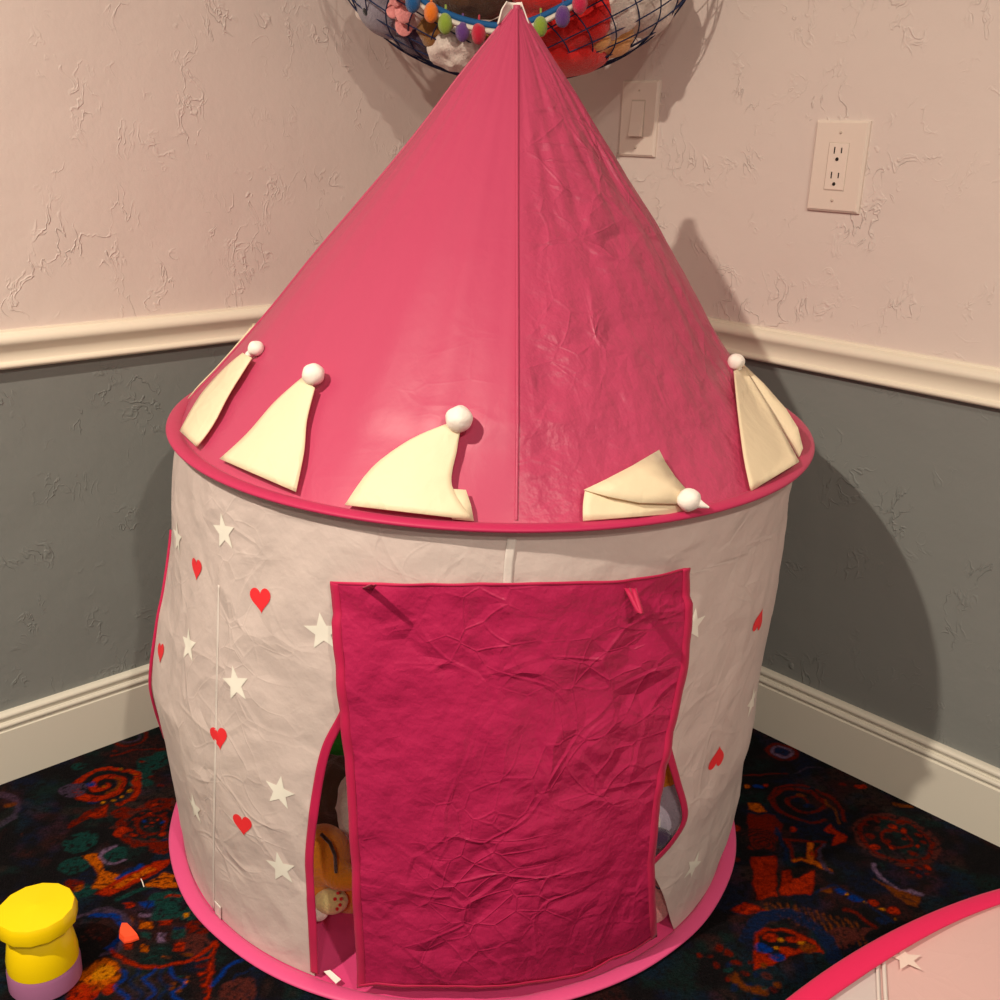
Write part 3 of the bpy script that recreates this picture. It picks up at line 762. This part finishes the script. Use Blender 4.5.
pennant([(220, 459), (247, 434), (275, 402), (302, 378)], [(296, 492), (304, 452), (307, 420), (315, 388)], .006, .014, (313.5, 374.5), .0148)
pennant([(345, 505), (372, 468), (410, 440), (447, 424)], [(473, 520), (452, 486), (457, 450), (460, 432)], .006, .014, (459, 419), .0165)
# the square notch of cloth right of the third one's foot
obj('pennant_fold', MB().grid([[roof_hit(x, y, .007) for x, y in r] for r in (((452, 519), (462, 520), (474, 521)), ((453, 505), (460, 506), (471, 505)), ((452, 489), (458, 489.5), (466, 490)))]), 'cream', tent, mods=.0015)
# fourth, folded over to the right with its pompom near the hoop
p4 = pennant([(583, 521), (583, 505), (585, 490)], [(694, 512), (690, 508), (676, 504)], .006, .009, None, 0)
pennant_top = MB().grid([[roof_hit(x, y, l) for x, y, l in r] for r in (((584, 490, .012), (610, 497, .02), (640, 503, .022), (676, 504, .02)), ((605, 480, .013), (622, 486, .02), (652, 495, .026), (680, 500, .024)),
    ((632, 466, .012), (645, 474, .018), (666, 486, .022), (684, 494, .022)), ((659, 450, .010), (665, 462, .014), (675, 477, .018), (689, 493, .022)))])
o4 = obj('fold', pennant_top, 'cream', p4, mods=.0015)
c4 = depth_of(roof_hit(688, 500, .02)) - .008
mp = MB(); mp.ell(at_depth(689, 500, c4), (.0148, .0135, .0142), 12, wob=.002, wsc=90); mp.tube([at_depth(695, 502, c4), at_depth(702, 505, c4 - .004), at_depth(709, 507.5, c4 - .004)], [.008, .0045, .0012], 8); obj('pompom', mp, 'pom', p4)
# fifth, standing off the right side; its far half shows as a second strip
dA = depth_of(hit(751, 491, roof_s, .006)); dB = depth_of(hit(796, 462, lambda p_, z: .49, 0)); dT = depth_of(at_y(738, 366, 1.56))
p5 = pennant([(751, 491), (744, 458), (738, 412), (734, 371)], [(799, 462), (785, 436), (764, 399), (744, 368)], 0, 0, (736, 361.5), .0125, 'plane', (dA, dB, dT))
L5 = [(799, 458), (786, 436), (768, 405), (752, 378), (742, 367)]; R5 = [(803, 448), (798, 428), (786, 409), (764, 384), (744, 365)]
obj('fold', MB().grid([[at_depth(a[0] + (b_[0] - a[0]) * u, a[1] + (b_[1] - a[1]) * u, (dB + .05) + (dT + .004 - dB - .05) * i / 4) for u in (0, .5, 1)] for i, (a, b_) in enumerate(zip(L5, R5))]), 'cream', p5, mods=.0015)
# sixth, on the far left side, only its edge seen past the outline
rows = []
for i in range(9):
    v = i / 8; row = []
    for j in range(7):
        u = j / 6; ph = radians(-86 - 34 * u * (1 - v) - 4 * v); z = ZR + .014 + .115 * v
        row.append(roof_pt(ph, z, .005 + .004 * sin(pi * u)))
    rows.append(row)
obj('pennant', MB().grid(rows), 'cream', tent, mods=.0018)

# ------------------------------------------------------------------ plush toys inside the tent
def plush(name, label, parts, mat, extra=(), fuzz=0.0, group=None, cat='plush toy'):
    """parts: fused ellipsoids (centre, radii); extra: (part name, MB, material)"""
    lo = min(c[2] - (r[2] if hasattr(r, '__len__') else r) for c, r in parts)
    cx = sum(c[0] for c, r in parts) / len(parts); cy = sum(c[1] for c, r in parts) / len(parts)
    e = thing(name, label, cat, (cx, cy, lo), group)
    mb = MB()
    for c, r in parts: mb.ell(c, r, 16, wob=fuzz, wsc=60)
    obj('body', mb, mat, e, mods='fuse')
    for nm, mb2, mt in extra: obj(nm, mb2, mt, e)
    return e
def offs(c, dx=0, dy=0, dz=0): return Vector((c[0] + dx, c[1] + dy, c[2] + dz))

# orange toy lying behind the left gap
c = at_y(323, 857, 1.335)
st_ = MB(); st_.tube([at_y(*q) for q in ((321, 834, 1.292), (330, 843, 1.2825), (335, 855, 1.2825), (336, 872, 1.29))], .0028, 6)
ft = MB(); ft.ell(at_y(331, 901, 1.29), (.026, .02, .019), 12)
ft2 = MB(); ft2.ell(at_y(318, 912, 1.285), (.016, .014, .013), 12)
dots = MB()
for x, y in ((338, 893), (341, 899), (340, 905), (337, 909), (335, 899)): dots.ell(at_y(x, y, 1.272), .0028, 6)
pr = [(tuple(c), (.044, .045, .052)), (tuple(at_y(345, 878, 1.30)), (.035, .022, .017)), (tuple(at_y(318, 880, 1.33)), (.035, .04, .035)), (tuple(at_y(352, 880, 1.37)), (.05, .05, .055))]
plush('orange_plush_toy', 'orange plush toy with a brown stripe and pale feet behind the tent flap', pr, 'p_ogold', [('stripe', st_, 'p_stripe'), ('foot', ft, 'p_cream'), ('foot', ft2, 'p_white'), ('toe_spots', dots, 'p_red')])
c = at_y(362, 806, 1.46)
plush('white_plush_toy', 'fuzzy white plush toy behind the orange one inside the tent', [(tuple(c), (.042, .045, .062)), (tuple(offs(c, .03, .02, -.09)), (.065, .06, .09))], 'p_white', fuzz=.01)
c = at_y(333, 806, 1.60)
plush('shaggy_plush_toy', 'dark brown shaggy plush toy seen through the left gap of the tent door', [(tuple(c), (.075, .07, .095)), (tuple(offs(c, 0, .02, -.11)), (.085, .08, .13))], 'p_shag', fuzz=.014)
c = at_y(338, 745, 1.70)
plush('green_plush_toy', 'bright green plush toy above the shaggy brown one inside the tent', [(tuple(c), (.07, .06, .06)), (tuple(offs(c, .02, .07, -.13)), (.06, .05, .16))], 'p_green', fuzz=.012)
# behind the right gap
c = at_y(664, 806, 1.36)
no = MB(); no.ell(at_y(659, 838, 1.292), (.02, .016, .015), 12)
tu = MB(); tu.ell(at_y(661, 773, 1.37), (.032, .035, .026), 12, wob=.006, wsc=70)
sp = MB(); sp.ell(at_y(647, 824, 1.31), (.02, .016, .032), 12)
plush('lavender_plush_toy', 'pale lavender plush toy with an orange tuft behind the right gap of the tent door', [(tuple(c), (.055, .055, .062)), (tuple(offs(c, -.01, .07, -.08)), (.07, .055, .09))], 'p_lav', [('nose', no, 'p_dpurp'), ('tuft', tu, 'p_ogold'), ('cheek', sp, 'p_white')])
c = at_y(650, 897, 1.345)
plush('pink_plush_toy', 'small rosy plush toy lying low beside the right edge of the tent flap', [(tuple(c), (.034, .04, .04)), (tuple(offs(c, -.045, .01, -.005)), (.038, .036, .034))], 'p_rose', [('mouth', MB().tube([at_y(655, 886, 1.285), at_y(659, 889, 1.283), at_y(664, 884, 1.285)], .0016, 6), 'p_dpurp')])
# pastel toy pressed against the sheer wall at the left
c = pol(.43, radians(-80), .27)
bl = MB(); bl.ell(offs(c, -.012, -.012, -.07), (.062, .058, .038), 14); b2 = MB(); b2.ell(offs(c, .0, -.012, -.14), (.068, .06, .045), 14)
plush('pastel_plush_toy', 'pastel striped plush toy glowing faintly through the left side of the tent wall', [(tuple(c), (.06, .055, .07)), (tuple(offs(c, .02, 0, -.13)), (.06, .052, .10))], 'p_pastelp', [('yellow_band', bl, 'p_pastely'), ('green_band', b2, 'p_pastelg')])

# ------------------------------------------------------------------ toy hammock in the corner
EC = Vector((-.005, 2.095, 1.50)); ER = Vector((.335, .205, .25))
def ell_hit(px, py, k=1.0):
    d = ray(px, py); o = CAM - EC; R = ER * k
    a = sum((d[i] / R[i]) ** 2 for i in range(3)); b_ = 2 * sum(d[i] * o[i] / R[i] ** 2 for i in range(3)); cc = sum((o[i] / R[i]) ** 2 for i in range(3)) - 1
    D = b_ * b_ - 4 * a * cc
    t = (-b_ - sqrt(D)) / (2 * a) if D > 0 else -b_ / (2 * a)
    return CAM + d * t
ham = thing('toy_hammock', 'blue net toy hammock with a pompom band hung across the room corner', 'toy hammock', (EC.x, EC.y, EC.z - ER.z))
bandpx = [(330, -90), (385, -30), (415, -2), (436, 11), (462, 22), (490, 28), (512, 28), (535, 22), (560, 10), (582, -3), (610, -28), (660, -90)]
bpts = [ell_hit(x, y, 1.03) for x, y in catmull(bandpx, 8)]
# carry the band up to hooks on both walls
hkL = CR + WL * .80 + NL * .01 + Vector((0, 0, 1.72)); hkR = CR + WR * .80 + NR * .01 + Vector((0, 0, 1.72))
bpts = [hkL.lerp(bpts[0], k / 6) for k in range(6)] + bpts + [bpts[-1].lerp(hkR, k / 6) for k in range(1, 7)]
def ribbon(pts, h, dz, out, mat, nm):
    rows = [[p_ + Vector((0, -out, dz - h)), p_ + Vector((0, -out - .003, dz)), p_ + Vector((0, -out, dz + h))] for p_ in pts]
    return obj(nm, MB().grid(rows), mat, ham, mods=.0025)
ribbon(bpts, .0052, .004, .002, 'tape_b', 'blue_band'); ribbon(bpts, .0042, -.0055, .003, 'tape_w', 'white_band')
def bandz(x):
    best = min(bpts, key=lambda q: abs(q.x - x)); return best.z
mb = MB()
def cords(sgn):
    for k in range(-30, 60):
        run = []
        for i in range(90):
            b_ = .06 + 1.45 * i / 89                       # angle from the bottom
            a = sgn * b_ * 1.25 + k * 2 * pi / 24
            if k >= 24 or k < 0: break
            d = Vector((sin(b_) * sin(a), -sin(b_) * cos(a), -cos(b_)))
            p_ = EC + Vector((d.x * ER.x, d.y * ER.y, d.z * ER.z)) * 1.02
            wl = (p_ - CR).dot(NL); wr = (p_ - CR).dot(NR)
            if wl < .012: p_ = p_ + NL * (.012 - wl)
            if wr < .012: p_ = p_ + NR * (.012 - wr)
            ok = p_.z < (bandz(p_.x) if d.y < .15 else 1.46)
            if ok: run.append(p_)
            else:
                break
        if len(run) > 2: mb.tube(run, .0013, 5, caps=False)
cords(1); cords(-1)
obj('net', mb, 'net', ham)
for (x, y, cl, r) in ((414, 3, 'blue', .018), (432, 14, 'orange', .0165), (446, 25, 'green', .0175), (463, 33, 'purple', .0165), (479, 35, 'crimson', .0175), (540, 28, 'green', .0165), (562, 18, 'purple', .0175), (579, 5, 'hotpink', .0175), (394, -14, 'purple', .017), (600, -10, 'orange', .017), (505, 42, 'blue', .017)):
    q = ell_hit(x, y, 1.0) + Vector((0, -.022, 0)); mp = MB(); mp.ell(q, (r * .72, r * .72, r * .98), 12, wob=.001, wsc=150); mp.tube([q + Vector((0, .002, r)), q + Vector((0, .01, r + .012))], .0022, 6)
    obj('pompom', mp, 'pp_' + cl, ham)

def lobe(x, y, z, *r): return (tuple(EC + Vector((ER.x * x, ER.y * y, ER.z * z))), r if len(r) > 1 else r[0])
def sit(px, py, r, k=.985):
    """centre of a toy whose front just touches the net at this photo point"""
    p_ = ell_hit(px, py, k); n_ = Vector(((p_.x - EC.x) / ER.x ** 2, (p_.y - EC.y) / ER.y ** 2, (p_.z - EC.z) / ER.z ** 2)).normalized()
    return p_ - n_ * r
G = 'plush toys in the corner hammock'
c = sit(372, -4, .05)
ey = MB(); ey.ell(ell_hit(368.5, 10.5, 1.0), .0105, 12); wp = MB(); wp.ell(ell_hit(364, 13, .99), (.016, .008, .014), 12)
plush('grey_plush_toy', 'grey plush toy with a black button eye at the left end of the net', [(tuple(c), .05), (tuple(offs(c, .03, .02, .07)), .06), lobe(-.62, -.1, -.52, .075, .07, .06)], 'p_grey', [('eye', ey, 'p_black'), ('eye_patch', wp, 'p_white')], group=G)
c = sit(388, 22, .022); plush('rust_plush_toy', 'rust brown plush limb between the grey and the pink toy in the net', [(tuple(c), (.03, .022, .026)), (tuple(offs(c, -.015, .01, .035)), (.025, .025, .03)), (tuple(offs(c, .03, .01, -.025)), (.026, .024, .02))], 'p_rust', group=G)
c = sit(399, 37, .016); plush('red_plush_scrap', 'small red plush peeking out at the lower left of the net', [(tuple(c), (.03, .016, .014)), (tuple(offs(c, .02, .01, -.008)), (.022, .016, .012))], 'p_red', group=G)
c = sit(416, 44, .028); plush('violet_plush_toy', 'dark violet plush toy at the lower left under the pink one in the net', [(tuple(c), (.045, .028, .026)), (tuple(offs(c, .05, .02, -.03)), (.05, .03, .03)), lobe(-.43, -.1, -.70, .075, .07, .045)], 'p_dpurp', group=G)
c = sit(400, 12, .04, 1.0); pads = MB()
for x, y, r in ((393, 10, .012), (404, 12, .016), (404, 25, .016), (396, -2, .012)): pads.ell(ell_hit(x, y, 1.0), (r, r * .3, r * 1.15), 10)
plush('pink_pawed_plush_toy', 'white plush paw with pink pads at the left of the net', [(tuple(c), (.04, .035, .05)), (tuple(offs(c, .0, .02, .06)), (.05, .05, .06))], 'p_white', [('pads', pads, 'p_pink')], group=G)
c = sit(462, -5, .075); mz = MB(); mz.ell(sit(433, 36, .02), (.036, .024, .036), 14, wob=.006, wsc=60); mz.ell(sit(482, 50, .02), (.03, .024, .03), 14, wob=.006, wsc=60)
plush('brown_plush_bear', 'large dark brown plush bear in the middle of the hammock', [(tuple(c), (.095, .07, .068)), (tuple(offs(c, .0, .03, .09)), (.08, .07, .07))], 'p_dbrown', [('tan_paws', mz, 'p_tan')], fuzz=.006, group=G)
c = sit(446, 58, .02)
plush('fluffy_white_plush_toy', 'fluffy white plush toy at the bottom left of the net', [(tuple(c), (.034, .022, .03)), (tuple(sit(432, 48, .018)), (.022, .02, .022)), (tuple(sit(462, 68, .02)), (.03, .022, .024)), (tuple(sit(477, 76, .02)), (.03, .022, .02)), lobe(-.12, -.2, -.84, .10, .08, .032), lobe(-.24, -.32, -.80, .075, .06, .043)], 'p_white', fuzz=.016, group=G)
c = sit(570, 40, .055)
plush('red_plush_toy', 'bright red plush toy at the right of the hammock behind the tent tip', [(tuple(c), (.085, .055, .06)), (tuple(sit(560, -4, .06, .99)), (.09, .055, .055)), (tuple(sit(560, 72, .03)), (.06, .03, .025)), (tuple(sit(600, 22, .03)), (.035, .03, .05)), (tuple(sit(520, 60, .04)), (.08, .04, .04)), lobe(.24, -.15, -.80, .10, .08, .044)], 'p_red', fuzz=.004, group=G)
c = sit(594, 57, .018, 1.02)
plush('peach_plush_toy', 'peach plush hand at the lower right of the net', [(tuple(c), (.024, .018, .022)), (tuple(sit(603, 46, .018, 1.02)), (.022, .018, .022)), (tuple(sit(580, 71, .016, 1.02)), (.022, .016, .018)), (tuple(sit(587, 64, .016)), (.02, .016, .02)), (tuple(sit(597, 53, .016)), (.02, .016, .02)), lobe(.52, -.2, -.70, .045, .04, .035)], 'p_peach', group=G)
c = sit(627, 12, .035)
plush('cream_white_plush_toy', 'smooth white plush toy at the right end of the net', [(tuple(c), (.05, .035, .055)), (tuple(sit(612, 36, .02)), (.028, .02, .024)), (tuple(offs(c, .0, .03, .07)), (.06, .05, .06)), lobe(.70, -.05, -.45, .06, .07, .06)], 'p_white', group=G)

# ------------------------------------------------------------------ switch and outlet on the right wall
def onwall(u, z, out=0): return CR + WR * u + NR * out + Vector((0, 0, z))
UZ = Vector((0, 0, 1))
def plate(name, label, cat, u, z, hw, hh):
    e = thing(name, label, cat, onwall(u, z, 0))
    pl = obj('plate', MB().box(onwall(u, z, .004), WR * hw, UZ * hh, NR * .0045, .004), 'plate', e, smooth=False)
    return e
e = plate('light_switch', 'ivory rocker light switch plate half shaded by the toy hammock', 'light switch', .379, 1.192, .047, .0715)
obj('switch_frame', MB().box(onwall(.379, 1.192, .0086), WR * .0175, UZ * .036, NR * .0008, .0006), 'screw', e, smooth=False)
mb = MB(); w_ = WR * .0155; o_ = onwall(.379, 1.192, .009)
pts = [o_ + UZ * .033 + NR * .0015, o_ + NR * .0042 + UZ * -.006, o_ - UZ * .033 + NR * .0075, o_ - UZ * .033, o_ + UZ * .033]
mb.add([p_ - w_ for p_ in pts] + [p_ + w_ for p_ in pts], [(0, 1, 6, 5), (1, 2, 7, 6), (2, 3, 8, 7), (0, 5, 9, 4), (4, 3, 2, 1, 0), (5, 6, 7, 8, 9)])
obj('rocker', mb, 'rocker', e, smooth=False)
for dz in (.054, -.054): obj('screw', MB().ell(onwall(.379, 1.192 + dz, .0088), .0026, 8), 'screw', e)
e = plate('wall_outlet', 'ivory double electrical outlet on the right wall above the chair rail', 'outlet', .831, 1.120, .0505, .0755)
rc = obj('receptacle', MB().box(onwall(.831, 1.120, .0088), WR * .0185, UZ * .0385, NR * .0014, .001), 'rocker', e, smooth=False)
obj('gap_outline', MB().box(onwall(.831, 1.120, .0083), WR * .0196, UZ * .0396, NR * .0008, .0003), 'screw', e, smooth=False)
for zc in (.021, -.020):
    for du, hh in ((-.0068, .0055), (.0066, .0045)): obj('slot', MB().box(onwall(.831 + du, 1.120 + zc + .006, .0101), WR * .0011, UZ * hh, NR * .0006, .0001), 'dark', rc, smooth=False)
    obj('ground_hole', MB().ell(onwall(.831, 1.120 + zc - .0085, .0098), (.0032, .0032, .0032), 8), 'dark', rc)
for dz in (.056, -.056): obj('screw', MB().ell(onwall(.831, 1.120 + dz, .0088), .0026, 8), 'screw', e)

# ------------------------------------------------------------------ things on the carpet
# folded second tent in the lower right foreground: disc hoop with sheer panels
ZF = .15
q = [at_z(x, y, ZF) for x, y in ((784, 1000), (835, 961), (883, 930.6), (932, 902))]
mid = (q[1] + q[2]) / 2; tg = (q[3] - q[0]).normalized(); nn = Vector((tg.y, -tg.x, 0)); nn = nn if nn.y < 0 else -nn
FA, FB = .60, .26                                                  # the hoop lies as a flattened oval
FC = mid + nn * FB - tg * .055; FC.z = 0
def oval(a, k, z):
    return Vector((FC.x, FC.y, z)) + tg * (FA * k * sin(a)) - nn * (FB * k * cos(a))
def oval_k(x, y):
    d = Vector((x - FC.x, y - FC.y, 0)); return hypot(d.dot(tg) / FA, d.dot(nn) / FB)
ft_ = thing('folded_play_tent', 'folded sheer white play tent with pink edge in the right foreground', 'play tent', (FC.x, FC.y, 0))
M['fold_w'] = fabric('folded_white_fabric', rgb(226, 214, 212), size=8, strength=.15, dist=.02, trans=.2)
M['trim_b'] = fabric('bright_pink_binding', rgb(226, 34, 92), rough=.55, size=40, strength=.15, dist=.005, trans=0)
M['fold_star'] = plain('pale_print', rgb(236, 216, 206), .6, .2)
M['fold_p'] = fabric('folded_pink_tint_fabric', rgb(240, 200, 196), size=8, strength=.15, dist=.02, trans=.2)
rows = []
for i in range(161):
    a = 2 * pi * i / 160; o_ = oval(a, 1, ZF); d = (oval(a, 1.02, ZF) - o_).normalized(); c_ = o_ - d * .017
    rows.append([c_ + d * .017 * cos(2 * pi * k / 12) + Vector((0, 0, .005 * sin(2 * pi * k / 12) - .004)) for k in range(12)])
obj('edge_binding', MB().grid(rows, 0, True), 'trim_b', ft_)
sx = at_z(882, 975, ZF).x
def top_z(x, y): return ZF - .007 - .02 * (1 - oval_k(x, y) ** 2)
rows = []; mb = MB()
for i in range(40):
    row = []
    for j in range(160):
        p_ = oval(2 * pi * j / 160, .955 * (1 - i / 39.5), 0); p_.z = top_z(p_.x, p_.y) + .002 * mnoise.noise(Vector((p_.x * 6, p_.y * 6, 4))); row.append(p_)
    rows.append(row)
mb.grid(rows, 0, True)
top = obj('top_panel', mb, ['fold_w', 'fold_p'], ft_)
pa = at_z(879, 948, ZF - .01); pb = at_z(881, 1000, ZF - .02); dv = (pb - pa); dv.z = 0; dv.normalize(); sd = Vector((-dv.y, dv.x, 0))
if sd.x < 0: sd = -sd
import bmesh
bm = bmesh.new(); bm.from_mesh(top.data); org = wpos(top)
bmesh.ops.bisect_plane(bm, geom=bm.verts[:] + bm.edges[:] + bm.faces[:], plane_co=pa - org, plane_no=sd)
for f_ in bm.faces: f_.material_index = 1 if (f_.calc_center_median() + org - pa).dot(sd) > 0 else 0; f_.smooth = True
bm.to_mesh(top.data); bm.free()
for dx, w in ((-.004, .0020), (.0045, .0024)):
    rws = []
    for k in range(41):
        c_ = pa + dv * (.4 * k / 40 - .03) + sd * dx
        if oval_k(c_.x, c_.y) < .94: rws.append([Vector(((c_ + sd * s_ * w).x, (c_ + sd * s_ * w).y, top_z(c_.x, c_.y) + .003)) for s_ in (-1, 1)])
    obj('stitched_tape', MB().grid(rws), 'sleeve', top, mods=.001)
sc_ = at_z(906, 958, ZF - .008); v = [Vector((sc_.x + .024 * x, sc_.y + .024 * y, top_z(sc_.x, sc_.y) + .0035)) for x, y in star]
mb = MB(); mb.add(v, [tuple(range(20))]); obj('printed_star', mb, 'fold_star', top, smooth=False)
rows = []
for i in range(14):
    v_ = i / 13; rows.append([oval(2 * pi * j / 200, .96 + .01 * sin(2 * pi * j / 200 * 24) * sin(pi * v_), (ZF - .006) * (1 - v_) + .002) for j in range(200)])
obj('side_panel', MB().grid(rows, 0, True), 'fold_w', ft_)

# yellow toy cut by the left edge of the photo
b0 = at_z(37, 915, .112); b0.z = 0; k_ = .052
ty = thing('yellow_toy', 'yellow plastic toy with round cap and purple base by the left edge', 'toy', (b0.x, b0.y, 0))
obj('base', MB().lathe(b0, [(.0, 0), (.046, 0), (.049, .004), (.049, .03), (.047, .036), (.0, .036)]), 'purple', ty, smooth='angle')
obj('body', MB().lathe(b0, [(.0, .036), (.0475, .036), (.0475, .050), (.044, .072), (.038, .088), (.034, .094), (0, .094)]), 'yellow', ty, smooth='angle')
obj('cap', MB().lathe(b0, [(.0, .094), (.048, .098), (.0525, .103), (.0535, .118), (.050, .126), (.0, .130)], n=14), 'yellow', ty, smooth='angle')
# orange chip
c = at_z(129, 935, .0); pts = [(119, 931), (121, 925), (127, 925), (133, 931), (139, 938), (131, 941), (124, 942), (119, 937)]
lo_ = [at_z(x, y, .004) for x, y in pts]; mb = MB(); n = len(pts); hi_ = [p_ + (c - p_) * .15 + Vector((0, 0, .007)) for p_ in lo_]
mb.grid([lo_, hi_], 0, True); mb.add(hi_, [tuple(range(n))]); mb.add([p_ - Vector((0, 0, .003)) for p_ in lo_], [tuple(range(n))[::-1]]); mb.grid([[p_ - Vector((0, 0, .003)) for p_ in lo_], lo_], 0, True)
tag(obj('orange_chip', mb, 'orange', origin=(c.x, c.y, 0), smooth=False), 'small orange plastic chip lying on the patterned carpet left of the tent', 'toy piece')
mb = MB().tube([at_z(141, 879, .006), at_z(142.5, 882, .005), at_z(144, 887, .002)], .0009, 5); c = at_z(142, 883)
tag(obj('thread', mb, 'thread', origin=(c.x, c.y, 0)), 'short white thread on the carpet left of the tent', 'thread')

# ------------------------------------------------------------------ light
LC = (1, .86, .70)
def lamp(name, loc, e, size, col=LC):
    l = bpy.data.lights.new(name, 'AREA'); l.shape = 'DISK'; l.size = size; l.energy = e; l.color = col
    o = bpy.data.objects.new(name, l); COL.objects.link(o); o.location = loc
    return o
lamp('ceiling_lamp', (-1.11, .10, 2.36), 62, .06)
lamp('ceiling_lamp', (.84, -1.06, 2.72), 48, .10)
lamp('ceiling_lamp', (-.1, -1.9, 2.72), 36, .3)
w = bpy.data.worlds.new('room_glow'); S.world = w; w.use_nodes = True
w.node_tree.nodes['Background'].inputs[0].default_value = (1, .84, .72, 1); w.node_tree.nodes['Background'].inputs[1].default_value = .19
S.view_settings.view_transform = 'Standard'; S.view_settings.look = 'None'; S.view_settings.gamma = 1; S.view_settings.use_curve_mapping = False
S.view_settings.exposure = 0.06
